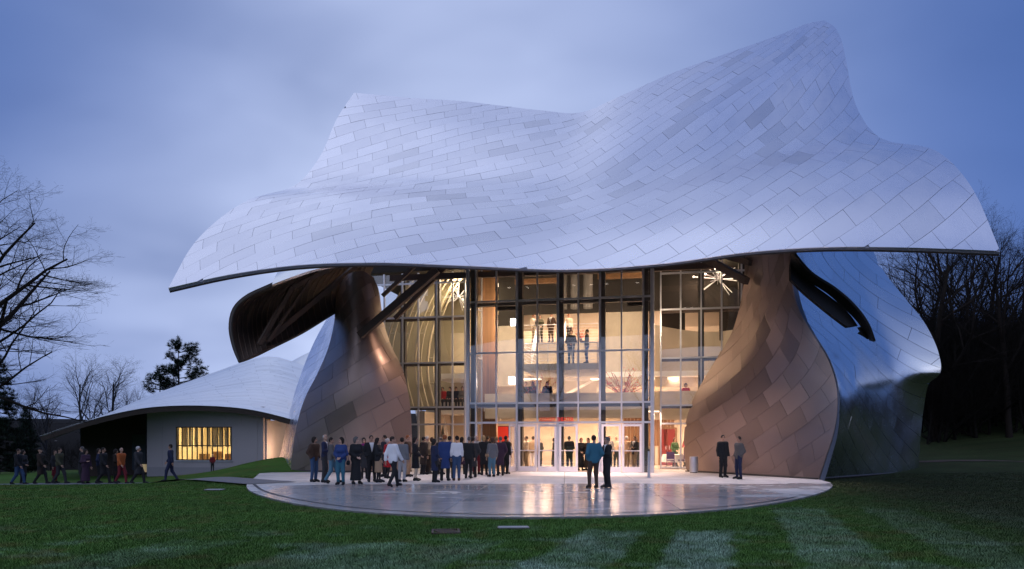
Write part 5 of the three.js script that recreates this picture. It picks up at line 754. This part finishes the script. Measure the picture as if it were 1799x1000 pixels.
// ---------------------------------------------------------------- the low wing at the left
{
  const B0 = V(-21.5, 0, -49), t = thing('low_wing', 'low grey wing under a sweeping pale metal roof with one wide lit window', 'building', B0.toArray()), q = (n, g, m) => { const o = piece(t, n, g, m); o.position.copy(B0).negate(); return o; };
  const a = P(258, HY, 47), b = P(463, HY, 46), c = P(524, HY, 52), dir = b.clone().sub(a).setY(0).normalize(), L = hypot(b.x - a.x, b.z - a.z), at = (s, z = 0) => a.clone().setY(0).addScaledVector(dir, s).add(V(dir.z * z, 0, -dir.x * z)), yaw = atan2(-dir.z, dir.x);
  const wall = (s0, s1, y0, y1, th = 0.3) => box(s0, s1, y0, y1, -th, 0).rotateY(yaw).translate(a.x, 0, a.z);
  const px2s = (p) => { const k = (p - CX) / F; return (k * -a.z - a.x) / (dir.x + k * dir.z); };
  const w0 = px2s(309), w1 = px2s(407), wy0 = EYE + (HY - 809) / F * 46.6, wy1 = EYE + (HY - 750) / F * 46.6, TOPY = 3.55;
  const plaster = std(lin(0.40, 0.37, 0.39), 0.9, 0, { bumpMap: T.plaster, bumpScale: 0.006 });
  const fr0 = (s0, s1, y0, y1, z0, z1) => box(s0, s1, y0, y1, z0, z1).rotateY(yaw).translate(a.x, 0, a.z); q('window_sill', fr0(w0 - 0.08, w1 + 0.08, wy0 - 0.06, wy0 - 0.005, -0.1, 0.09), M.alu);
  q('wall', [wall(0, w0, -1.5, TOPY), wall(w1, L, -1.5, TOPY), wall(w0, w1, -1.5, wy0), wall(w0, w1, wy1, TOPY)], plaster);
  q('band', box(0, L, wy1 + 0.06, wy1 + 0.10, 0, 0.015).rotateY(yaw).translate(a.x, 0, a.z), plaster); q('base_course', wall(0, L, -1.4, -0.1, 0.02).translate(0, 0, 0.03), std(lin(0.3, 0.29, 0.31), 0.9));
  for (let s = 0.02, i = 0; s < L - 0.3; s += 1.02, i++) { const e = min(s + 1.0, L - 0.02), cuts = s < w1 + 0.05 && e > w0 - 0.05 ? [[-1.2, wy0 - 0.06], [wy1 + 0.14, TOPY - 0.1]] : [[-1.2, wy1 + 0.03], [wy1 + 0.14, TOPY - 0.1]]; for (const [y0, y1] of cuts) q('wall_panel', fr0(s, e, y0, y1, 0.001, 0.014 + 0.003 * (i % 2)), plaster); }
  q('end_wall', beam(b.clone().setY(0.45).add(V(0, 0, -0.15)), c.clone().setY(0.45), 0.3, 4.6), plaster);
  // window: frame, bars, panes, room behind
  const fr = (s0, s1, y0, y1, z0, z1) => box(s0, s1, y0, y1, z0, z1).rotateY(yaw).translate(a.x, 0, a.z), win = q('window', [fr(w0, w1, wy0, wy0 + 0.06, -0.22, 0.02), fr(w0, w1, wy1 - 0.06, wy1, -0.22, 0.02), fr(w0, w0 + 0.06, wy0 + 0.06, wy1 - 0.06, -0.22, 0.02), fr(w1 - 0.06, w1, wy0 + 0.06, wy1 - 0.06, -0.22, 0.02)], M.darkSteel);
  const tr = lerp(wy0, wy1, 0.44); piece(win, 'transom', fr(w0 + 0.06, w1 - 0.06, tr - 0.03, tr + 0.03, -0.16, -0.08), M.darkSteel);
  const R = rng(4); for (let i = 1; i < 11; i++) { const s = lerp(w0, w1, i / 11); piece(win, 'mullion', fr(s - 0.022, s + 0.022, wy0 + 0.06, wy1 - 0.06, -0.17, -0.09), M.darkSteel); }
  for (let i = 0; i < 11; i++) for (const [y0, y1] of [[wy0 + 0.07, tr - 0.04], [tr + 0.04, wy1 - 0.07]]) piece(win, 'pane', fr(lerp(w0, w1, i / 11) + 0.03, lerp(w0, w1, (i + 1) / 11) - 0.03, y0, y1, -0.1301, -0.13), M.glass);
  const room = std(lin(0.66, 0.56, 0.38), 0.9); q('room', [fr(w0 - 0.5, w1 + 0.5, wy0 - 0.5, wy1 + 0.6, -4.2, -4.0), fr(w0 - 0.6, w0 - 0.4, wy0 - 0.5, wy1 + 0.6, -4, -0.31), fr(w1 + 0.4, w1 + 0.6, wy0 - 0.5, wy1 + 0.6, -4, -0.31), fr(w0 - 0.4, w1 + 0.4, wy0 - 0.6, wy0 - 0.4, -4, -0.31), fr(w0 - 0.4, w1 + 0.4, wy1 + 0.5, wy1 + 0.6, -4, -0.31)], room);
  for (let i = 0; i < 9; i++) { const s = lerp(w0, w1, (i + 0.15) / 9), wd = 0.16 + R() * 0.12; q('curtain_strip', fr(s, s + wd, tr - 0.1, wy1 + 0.3, -0.62 - R() * 0.1, -0.59), room); q('dark_panel', fr(s + wd, s + wd + 0.17, tr - 0.05, wy1 + 0.3, -3.99, -3.9), M.dark); }
  for (let i = 0; i < 4; i++) q('desk', fr(lerp(w0, w1, 0.1 + i * 0.24), lerp(w0, w1, 0.1 + i * 0.24) + 0.4, wy0 - 0.4, wy0 + 0.35 + (i % 2) * 0.15, -2.6, -2.0), M.wood);
  const lampAt = at((w0 + w1) / 2, 2.0); lampAt.y = wy1 + 0.42; q('ceiling_light', fr((w0 + w1) / 2 - 0.9, (w0 + w1) / 2 + 0.9, wy1 + 0.46, wy1 + 0.49, -2.4, -1.6), M.glow);
  const rl = new THREE.RectAreaLight(new THREE.Color(1, 0.78, 0.42), 60, 1.8, 0.8); rl.name = 'room_lamp'; rl.position.copy(at((w0 + w1) / 2, 2.0)); rl.position.y = wy1 + 0.45; rl.rotation.order = 'YXZ'; rl.rotation.set(-PI / 2, yaw, 0); scene.add(rl);
  // warm lamp on the end wall, between the wing and the hall
  const wl = b.clone().lerp(c, 0.25).add(V(1.35, 0, 1.2)).setY(0.75); q('wall_lamp', rod(wl.clone().add(V(0, -1, 0)), wl, 0.06, 0.05, 10, false), M.darkSteel); q('lamp_lens', new THREE.SphereGeometry(0.09, 14, 10).translate(wl.x, wl.y + 0.08, wl.z), M.glow); const pl = new THREE.PointLight(new THREE.Color(1, 0.58, 0.34), 14); pl.name = 'wall_lamp_light'; pl.castShadow = true; pl.shadow.radius = 3; pl.position.copy(wl).add(V(0, 0.08, 0)); scene.add(pl);
  // recessed entrance at its outer end, its shadow put into the wall colour
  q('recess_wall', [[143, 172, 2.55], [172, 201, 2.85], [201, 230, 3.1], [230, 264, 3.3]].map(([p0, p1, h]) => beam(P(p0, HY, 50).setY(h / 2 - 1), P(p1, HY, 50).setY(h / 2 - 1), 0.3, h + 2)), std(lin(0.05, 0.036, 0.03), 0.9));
  q('entrance_door', beam(P(233, HY, 49.6).setY(0.75), P(257, HY, 49.1).setY(0.75), 0.12, 2.3), std(lin(0.02, 0.02, 0.03), 0.4)); q('lit_panel', beam(P(240, HY, 49.2).setY(-0.25), P(256, HY, 48.9).setY(-0.25), 0.14, 0.5), new THREE.MeshStandardMaterial({ color: lin(0.5, 0.42, 0.28), emissive: lin(1, 0.75, 0.4), emissiveIntensity: 0.22 }));
  // roof
  const lowRoof = coons([[70, 768, 43.5], [150, 742, 44.2], [250, 719.5, 44.6], [335, 714.5, 44.8], [420, 719, 44.8], [470, 728, 44.6], [530, 744, 44.4]], [[95, 764, 62], [180, 732, 62], [250, 702, 62], [320, 676, 62], [390, 651, 62], [445, 632, 62], [480, 628, 62], [540, 646, 62]], [[70, 768, 43.5], [80, 766.5, 52], [95, 764, 62]], [[530, 744, 44.4], [536, 700, 52], [540, 646, 62]]);
  const rf = q('roof', shell(lowRoof, 60, 30, 0, -0.26), M.soffit);
  const second = coons([[420, 700, 66], [470, 690, 66], [600, 690, 66]], [[440, 690, 70], [500, 643, 70], [545, 618, 70], [620, 590, 70]], [[420, 700, 66], [440, 690, 70]], [[600, 690, 66], [620, 590, 70]]);
  const pale = [0.86, 0.83, 0.80, 0.78].map((k) => steelTone(k, 1.05));
  clad(rf, 'roof_sheet', shingles(lowRoof, { W: 16, H: 20, angle: 0.12, len: 3.4, ht: 0.62, gap: 0.012, seed: 77, lift: 0.07, thick: 0.012, tilt: 0.006, cell: 0.9 }), pale, 280); q('roof', shell(second, 14, 8, 0, -0.2), pale[2]);
}
// ---------------------------------------------------------------- parked cars and lit lamps far off at the left
const glassDark = std(lin(0.02, 0.025, 0.03), 0.1), rubber = std(lin(0.02, 0.02, 0.02), 0.9);
function car(px, d, yaw, col, label, lit) {
  const x = (px - CX) / F * d, t = thing('parked_car', label, 'car', [x, groundH(x, d) + 0.01, -d], yaw, 'cars parked along the far drive'), paint = new THREE.MeshPhysicalMaterial({ color: lin(...col), roughness: 0.35, metalness: 0.3, clearcoat: 1, clearcoatRoughness: 0.08 });
  const sh = (pts, w, bev) => { const s = new THREE.Shape(pts.map((p) => new THREE.Vector2(...p))), g = new THREE.ExtrudeGeometry(s, { depth: w - 2 * bev, bevelEnabled: true, bevelSize: bev, bevelThickness: bev, bevelSegments: 3, curveSegments: 8 }); return g.translate(0, 0, -w / 2 + bev).rotateY(-PI / 2); };
  piece(t, 'body', sh([[-2.15, 0.35], [-2.2, 0.62], [-2.1, 0.84], [-1.3, 0.93], [1.2, 0.95], [2.0, 0.88], [2.15, 0.66], [2.1, 0.34]], 1.76, 0.1), paint); piece(t, 'cabin', sh([[-1.25, 0.92], [-0.55, 1.38], [0.75, 1.42], [1.55, 0.94]], 1.5, 0.12), glassDark); piece(t, 'roof', sh([[-0.45, 1.385], [-0.35, 1.44], [0.6, 1.47], [0.75, 1.42]], 1.42, 0.05), paint);
  for (const [z, xx] of [[1.32, 0.8], [1.32, -0.8], [-1.32, 0.8], [-1.32, -0.8]]) { const w = piece(t, 'wheel', new THREE.CylinderGeometry(0.32, 0.32, 0.2, 20).rotateZ(PI / 2).translate(xx, 0.32, z), rubber); piece(w, 'rim', new THREE.CylinderGeometry(0.19, 0.19, 0.215, 16).rotateZ(PI / 2).translate(xx, 0.32, z), M.alu); }
  for (const s of [-1, 1]) { piece(t, 'headlight', new THREE.SphereGeometry(0.12, 12, 8).scale(1.3, 0.7, 0.5).translate(s * 0.62, 0.68, 2.14), M.aluWhite); piece(t, 'tail_light', box(s * 0.62 - 0.14, s * 0.62 + 0.14, 0.62, 0.74, -2.24, -2.17), M.red); }
}
[[2, 122, 0.2, [0.35, 0.36, 0.4], 'silver car cut by the edge of the photo'], [19, 126, 0.5, [0.5, 0.55, 0.62], 'pale blue-grey car at the outer end of the far row'], [38, 130, 0.3, [0.10, 0.12, 0.16], 'dark grey car second in the far row'], [58, 124, 0.6, [0.7, 0.72, 0.76], 'white car under the brightest far lamp'], [84, 132, 0.2, [0.14, 0.16, 0.2], 'dark car between the white and the silver ones'], [126, 104, 0.35, [0.62, 0.66, 0.72], 'large silver car nearest the low wing'], [168, 118, 0.4, [0.05, 0.07, 0.16], 'dark blue car beside the recessed entrance']].forEach((a) => car(...a));
[[35, 783, 112, 3, 'small lit lamp above the outermost cars'], [98, 778, 108, 10, 'brightest lit lamp above the white car'], [123.5, 782, 116, 3, 'small lit lamp above the silver car']].forEach(([px, py, d, k, label]) => {
  const p = P(px, py, d), gy = groundH(p.x, d), t = thing('lamp_post', label, 'street lamp', [p.x, gy, p.z], 0, 'lit lamps of the far drive'), h = p.y - gy;
  piece(t, 'post', rod(V(0, 0, 0), V(0, h - 0.2, 0), 0.07, 0.05, 10, false), M.darkSteel); piece(t, 'globe', new THREE.SphereGeometry(k > 5 ? 0.24 : 0.16, 16, 12).translate(0, h, 0), new THREE.MeshStandardMaterial({ color: lin(0.9, 0.9, 0.9), emissive: lin(1, 0.95, 0.92), emissiveIntensity: 9 })); piece(t, 'cap', new THREE.CylinderGeometry(0.06, 0.28, 0.1, 14).translate(0, h + 0.27, 0), M.darkSteel);
  const l = new THREE.PointLight(new THREE.Color(1, 0.93, 0.88), k * 6); l.name = 'lamp_post_light'; l.castShadow = true; l.shadow.radius = 8; l.position.set(p.x, p.y, p.z); scene.add(l);
});
// ---------------------------------------------------------------- hills, trees
const bark = new THREE.MeshPhysicalMaterial({ color: lin(0.024, 0.019, 0.016), roughness: 1, specularIntensity: 0.2 }), barkFar = std(lin(0.03, 0.03, 0.034), 0.95), needle = std(lin(0.018, 0.045, 0.022), 0.9), duff = new THREE.MeshPhysicalMaterial({ color: lin(0.016, 0.014, 0.012), roughness: 1, specularIntensity: 0.1 });
function branchMesh(list) { // tapered tubes from polylines [[points, r0, r1, sides]]
  const pos = [], nor = [], idx = [], A = V(0, 0, 0), B = V(0, 0, 0), up = V(0, 1, 0), q = V(1, 0, 0);
  for (const [pts, r0, r1, n] of list) { const b0 = pos.length / 3; pts.forEach((p, i) => { const d = (pts[i + 1] || p).clone().sub(pts[i - 1] || p).normalize(); A.crossVectors(d, abs(d.y) > 0.9 ? q : up).normalize(); B.crossVectors(d, A); const r = lerp(r0, r1, i / (pts.length - 1)); for (let k = 0; k < n; k++) { const a = k / n * 2 * PI, c = cos(a), s = sin(a), x = A.x * c + B.x * s, y = A.y * c + B.y * s, z = A.z * c + B.z * s; pos.push(p.x + x * r, p.y + y * r, p.z + z * r); nor.push(x, y, z); } if (i) for (let k = 0; k < n; k++) { const a = b0 + (i - 1) * n + k, b = b0 + (i - 1) * n + (k + 1) % n; idx.push(a, b, b + n, a, b + n, a + n); } }); }
  const g = new THREE.BufferGeometry(); g.setAttribute('position', new THREE.Float32BufferAttribute(pos, 3)); g.setAttribute('normal', new THREE.Float32BufferAttribute(nor, 3)); g.setIndex(idx); return g;
}
function bareTree(seed, o) {
  const R = rng(seed), { h = 15, r = 0.32, levels = 5, kids = [8, 6, 5, 4, 3], spread = 1, droop = 0, clear = 0.3, bias } = o, limbs = [], twigs = [];
  function grow(p, d, L, r0, lev) {
    const n = lev === 0 ? 7 : lev < 3 ? 5 : 3, pts = [p.clone()], q = p.clone(), dir = d.clone();
    for (let i = 0; i < n; i++) { const w = lev === 0 ? 0.10 : 0.26; dir.add(V((R() - 0.5) * w * 2, (R() - 0.5) * w + (lev === 0 ? 0.08 : lev < 3 ? 0.07 - droop : 0.05), (R() - 0.5) * w * 2)).normalize(); q.addScaledVector(dir, L / n); pts.push(q.clone()); }
    const r1 = lev === 0 ? r0 * 0.35 : r0 * 0.3; (lev < 3 ? limbs : twigs).push([pts, r0, max(r1, 0.0035), lev === 0 ? 9 : lev < 2 ? 6 : lev < 3 ? 5 : 3]);
    if (lev >= levels) return;
    const K = kids[lev]; for (let k = 0; k < K; k++) {
      const t = lev === 0 ? lerp(clear, 0.99, (k + R() * 0.7) / K) : lerp(0.22, 1, (k + R() * 0.8) / K), f = t * n, i = min(n - 1, floor(f)), pp = pts[i].clone().lerp(pts[i + 1], f - i), tang = pts[i + 1].clone().sub(pts[i]).normalize();
      const az = R() * 2 * PI + k * 2.4, side = V(cos(az), 0.0, sin(az)); if (bias && lev === 0) side.add(bias).normalize(); side.addScaledVector(tang, -side.dot(tang)).normalize();
      const ang = (lev === 0 ? lerp(1.15, 0.45, t) : 0.55 + R() * 0.45) * spread, nd = tang.multiplyScalar(cos(ang)).addScaledVector(side, sin(ang)).normalize();
      const LL = L * (lev === 0 ? lerp(0.72, 0.34, t) : 0.46 + R() * 0.24) * (lev ? lerp(1.05, 0.75, t) : 1); grow(pp, nd, LL, min(r0 * 0.44, lerp(r0, r1, t) * 0.62), lev + 1);
    }
  }
  grow(V(0, -0.2, 0), V(0, 1, 0), h * 0.82, r, 0); return { trunk: branchMesh(limbs), crown: branchMesh(twigs) };
}
function plant(kind, name, label, category, x, d, sc, yaw, group, m = bark, y) { const t = thing(name, label, category, [x, (y ?? groundH(x, d)) - 0.05, -d], yaw, group); t.scale.setScalar(sc); piece(t, 'trunk', kind.trunk, m); piece(t, 'crown', kind.crown, kind.leaf || m); return t; }
function pine(seed, h, o = {}) { const R = rng(seed), limbs = [[[V(0, -0.2, 0), V(0.1, h * 0.5, 0), V(0, h, 0.05)], 0.22 * h / 12, 0.03, 8]], pos = [], idx = [], nr = [];
  const tuft = (p, s) => { for (let k = 0; k < 26; k++) { const a = R() * 2 * PI, e = R() * 2.2 - 0.5, dx = cos(a) * cos(e), dy = sin(e), dz = sin(a) * cos(e), L = s * (0.6 + R() * 0.6), w = 0.030 * s * 2, b = pos.length / 3; pos.push(p.x - dz * w, p.y, p.z + dx * w, p.x + dz * w, p.y + w, p.z - dx * w, p.x + dx * L, p.y + dy * L, p.z + dz * L); for (let q = 0; q < 3; q++) nr.push(dx * 0.5, 0.8, dz * 0.5); idx.push(b, b + 1, b + 2); } };
  const n = o.n || 15, lo = o.lo ?? 0.35; for (let i = 0; i < n; i++) { const t = lerp(lo, 0.98, i / (n - 1)), m = o.dense ? 6 : 4; for (let k = 0; k < m; k++) { if (R() < (o.gap ?? 0.2)) continue; const a = R() * 2 * PI, L = (o.w ?? 0.3) * h * (o.cone ? lerp(1, 0.08, (t - lo) / (1 - lo)) : (0.55 + 0.6 * sin(PI * clamp((t - lo) / (1.02 - lo))))) * (0.55 + R() * 0.6), p = V(0, h * t, 0), e = p.clone().add(V(cos(a) * L, L * (o.cone ? -0.12 : 0.22) * (0.4 + R()), sin(a) * L)), mid = p.clone().lerp(e, 0.5).add(V(0, -0.05 * L, 0)); limbs.push([[p, mid, e], 0.05, 0.012, 4]); const c = ceil(L * (o.dense ? 3.2 : 2.6)); for (let j = 1; j <= c; j++) { const q = p.clone().lerp(e, lerp(o.dense ? 0.2 : 0.35, 1, j / c)); for (let s = 0; s < 3; s++) tuft(q.clone().add(V((R() - 0.5) * 0.55, (R() - 0.25) * 0.75, (R() - 0.5) * 0.55)), 0.34 + R() * 0.16); } } }
  const g = new THREE.BufferGeometry(); g.setAttribute('position', new THREE.Float32BufferAttribute(pos, 3)); g.setAttribute('normal', new THREE.Float32BufferAttribute(nr, 3)); g.setIndex(idx); return { trunk: branchMesh(limbs), crown: g, leaf: needle }; }
// wooded rises that close the view, all the way round
{
  const N = 160, rings = [[90, 0], [104, 0.35], [122, 0.8], [150, 1], [210, 0.9]], pos = [], idx = [];
  for (const [r, k] of rings) for (let i = 0; i <= N; i++) { const a = i / N * 2 * PI, dx = sin(a), dz = -cos(a), front = sstep(0.35, 0.62, dx) * sstep(-0.25, 0.1, -dz), back = sstep(0.2, 0.7, dz); const H = 4.6 + 2.5 * (fbm(i * 0.16, 3, 4, 140)) + 11 * front + 3 * back - 2.0 * sstep(-0.1, -0.5, dx) * sstep(0, 0.4, -dz); const x = dx * r * (r < 100 && dx > 0.3 ? 0.9 : 1), z = dz * r - 20; pos.push(x, -3 + (H + 3) * k + (r > 100 ? 1.2 * fbm(i * 0.9, r, 3, 150) : 0), z); }
  for (let j = 0; j + 1 < rings.length; j++) for (let i = 0; i < N; i++) { const a = j * (N + 1) + i; idx.push(a, a + 1, a + N + 2, a, a + N + 2, a + N + 1); }
  const g = new THREE.BufferGeometry(); g.setAttribute('position', new THREE.Float32BufferAttribute(pos, 3)); g.setIndex(idx); g.computeVertexNormals(); struct('hills', g, duff);
}
const K1 = bareTree(11, { h: 17, r: 0.34 }), K2 = bareTree(23, { h: 19, r: 0.30, clear: 0.4, spread: 0.85, kids: [9, 6, 5, 4, 3] }), K3 = bareTree(37, { h: 14, r: 0.24, clear: 0.22, spread: 0.9, kids: [10, 6, 5, 3, 3] });
const bx = (px, d) => (px - CX) / F * d;
// the great spreading tree whose trunk stands beyond the left edge
plant(bareTree(52, { h: 14, r: 0.38, spread: 1.2, droop: 0.03, clear: 0.24, kids: [9, 7, 6, 5, 5], bias: V(1.1, 0, 0.15) }), 'bare_tree', 'great bare tree reaching its long limbs in from the left edge', 'tree', bx(-38, 36), 36, 1.0, 0);
[[140, 92, K3, 0.92, 'slim bare tree behind the dark eave of the low wing'], [192, 96, K1, 0.78, 'rounded bare tree left of the pines'], [82, 100, K3, 0.72, 'bare tree above the outermost parked cars'], [228, 120, K2, 0.62, 'faint bare tree rising over the low roof'], [375, 128, K3, 0.95, 'pale bare treetop just over the low roof beside the pines'], [50, 96, K2, 0.55, 'low bare tree beside the dark conifer']].forEach(([px, d, k, s, l], i) => plant(k, 'bare_tree', l, 'tree', bx(px, d), d, s, i * 1.7, 'bare trees behind the low wing', barkFar, groundH(bx(px, d), d) - (px > 300 ? 1 : 0)));
plant(pine(3, 14, { n: 16, lo: 0.45, w: 0.21 }), 'pine_tree', 'taller pine of the pair over the low roof', 'tree', bx(313, 96), 96, 1.08, 0.3, 'pines over the low roof'); plant(pine(5, 11, { n: 12, lo: 0.4, w: 0.18 }), 'pine_tree', 'shorter pine of the pair over the low roof', 'tree', bx(280, 98), 98, 1.1, 1.3, 'pines over the low roof');
const dc = pine(8, 12, { n: 22, lo: 0.06, w: 0.34, cone: 1, dense: 1, gap: 0.05 }); plant(dc, 'conifer', 'dense dark conifer at the left edge under the great bare tree', 'tree', bx(-4, 62), 62, 0.78, 0, 'dark conifers'); plant(dc, 'conifer', 'second dark conifer just right of the dense one', 'tree', bx(45, 84), 84, 0.58, 2, 'dark conifers');
// the wood at the right
[[1592, 66, K3, 0.92, 'low bare tree next to the steel flank'], [1640, 58, K1, 0.98, 'broad bare oak with twisting limbs beside the steel flank'], [1668, 74, K2, 0.98, 'slender bare tree right behind the broad oak'], [1702, 62, K3, 1.05, 'bushy bare tree between the oak and the tall straight tree'], [1735, 72, K1, 1.0, 'bare tree behind the tall straight one'], [1774, 56, K2, 0.80, 'tall straight bare tree at the right edge'], [1800, 64, K3, 0.86, 'bare tree cut by the right edge'], [1618, 84, K2, 0.95, 'faint bare tree far back beside the flank'], [1688, 88, K1, 1.0, 'faint bare tree far back in the middle of the wood'], [1760, 90, K3, 1.3, 'faint bare tree far back at the right']].forEach(([px, d, k, s, l], i) => plant(k, 'bare_tree', l, 'tree', bx(px, d), d, s, i * 2.1 + 0.4, 'bare trees of the wood at the right'));
// thicket under the trees, right and left and behind the viewer, one mass
{
  const bush = bareTree(91, { h: 5.5, r: 0.06, levels: 3, kids: [14, 6, 5, 3], clear: 0.05, spread: 0.8 }), g = mergeGeometries([bush.trunk, bush.crown]), R = rng(17), list = [];
  for (let i = 0; i < 520; i++) { const d = 56 + R() * 46, px = 1570 + R() * 420 + (d < 70 ? 40 : 0), x = bx(px, d); list.push([x, d, 0.9 + R() * 0.9]); }
  for (let i = 0; i < 170; i++) { const d = 84 + R() * 40, px = -260 + R() * 640; list.push([bx(px, d), d, 0.35 + R() * 0.35]); }
  for (let i = 0; i < 260; i++) { const a = (R() - 0.5) * 2.6, r = 62 + R() * 24; list.push([sin(a) * r, -cos(a) * r, 0.8 + R() * 0.6]); }
  const im = new THREE.InstancedMesh(g, duff, list.length), m = new THREE.Matrix4(), q = new THREE.Quaternion(); list.forEach(([x, d, s], i) => im.setMatrixAt(i, m.compose(V(x, groundH(x, d) - 0.1, -d), q.setFromAxisAngle(V(0, 1, 0), R() * 6.28), V(s * 1.3, s, s * 1.3)))); im.name = 'thicket'; im.castShadow = im.receiveShadow = true; tag(im, 'dark leafless thicket under the trees', 'thicket', null, 'stuff'); scene.add(im);
}
// trees behind the viewer, which the glass and the steel mirror
[[-26, -40, K1, 1.0], [-14, -52, K2, 1.0], [-3, -46, K3, 1.0], [9, -56, K1, 1.1], [20, -44, K2, 0.95], [33, -50, K1, 1.05], [46, -34, K2, 1.1], [56, -14, K1, 1.1], [60, 8, K2, 1.1], [52, -48, K3, 1.3], [-42, -34, K2, 1.0]].forEach(([x, d, k, s], i) => plant(k, 'bare_tree', 'bare tree on the lawn side mirrored in the glass front', 'tree', x, d, s, i * 1.3, 'bare trees facing the hall across the lawn'));
// ---------------------------------------------------------------- turf blades near the camera
{
  const R = rng(201), pos = [], nor = [], idx = []; for (let k = 0; k < 11; k++) { const a = R() * 2 * PI, r = R() * 0.05, x = cos(a) * r, z = sin(a) * r, h = 0.022 + R() * 0.034, lx = (R() - 0.5) * 0.03, lz = (R() - 0.5) * 0.03, w = 0.0032, c = cos(a * 3.7), s = sin(a * 3.7), b = pos.length / 3; pos.push(x - c * w, 0, z - s * w, x + c * w, 0, z + s * w, x + lx + c * w * 0.6, h * 0.6, z + lz, x + lx * 1.8, h, z + lz * 1.8); for (let q = 0; q < 4; q++) nor.push(lx * 4, 1, 0.35); idx.push(b, b + 1, b + 2, b, b + 2, b + 3); }
  const g = new THREE.BufferGeometry(); g.setAttribute('position', new THREE.Float32BufferAttribute(pos, 3)); g.setAttribute('normal', new THREE.Float32BufferAttribute(nor, 3)); g.setIndex(idx);
  const list = []; for (let i = 0; i < 190000 && list.length < 110000; i++) { const d = 9.2 + (R() ** 2.0) * 26, x = (R() - 0.5) * 1.42 * d; if (insidePlaza(x, d)) continue; list.push([x, d]); }
  const im = new THREE.InstancedMesh(g, std(0xffffff, 0.85), list.length), m = new THREE.Matrix4(), q = new THREE.Quaternion(), col = new THREE.Color();
  list.forEach(([x, d], i) => { const s = 0.8 + R() * 0.5, c = grassTone(x, d), k = 1.45 + R() * 1.0; im.setMatrixAt(i, m.compose(V(x, groundH(x, d) - 0.006, -d), q.setFromAxisAngle(V(0, 1, 0), R() * 6.28), V(s * (1 + d * 0.03), s, s * (1 + d * 0.03)))); im.setColorAt(i, col.setRGB(c[0] * k, c[1] * k, c[2] * k)); });
  im.name = 'grass'; im.castShadow = im.receiveShadow = true; tag(im, 'short mown grass of the lawn around the plaza', 'grass', null, 'stuff'); scene.add(im);
}
camera.updateProjectionMatrix();
renderer.render(scene, camera);
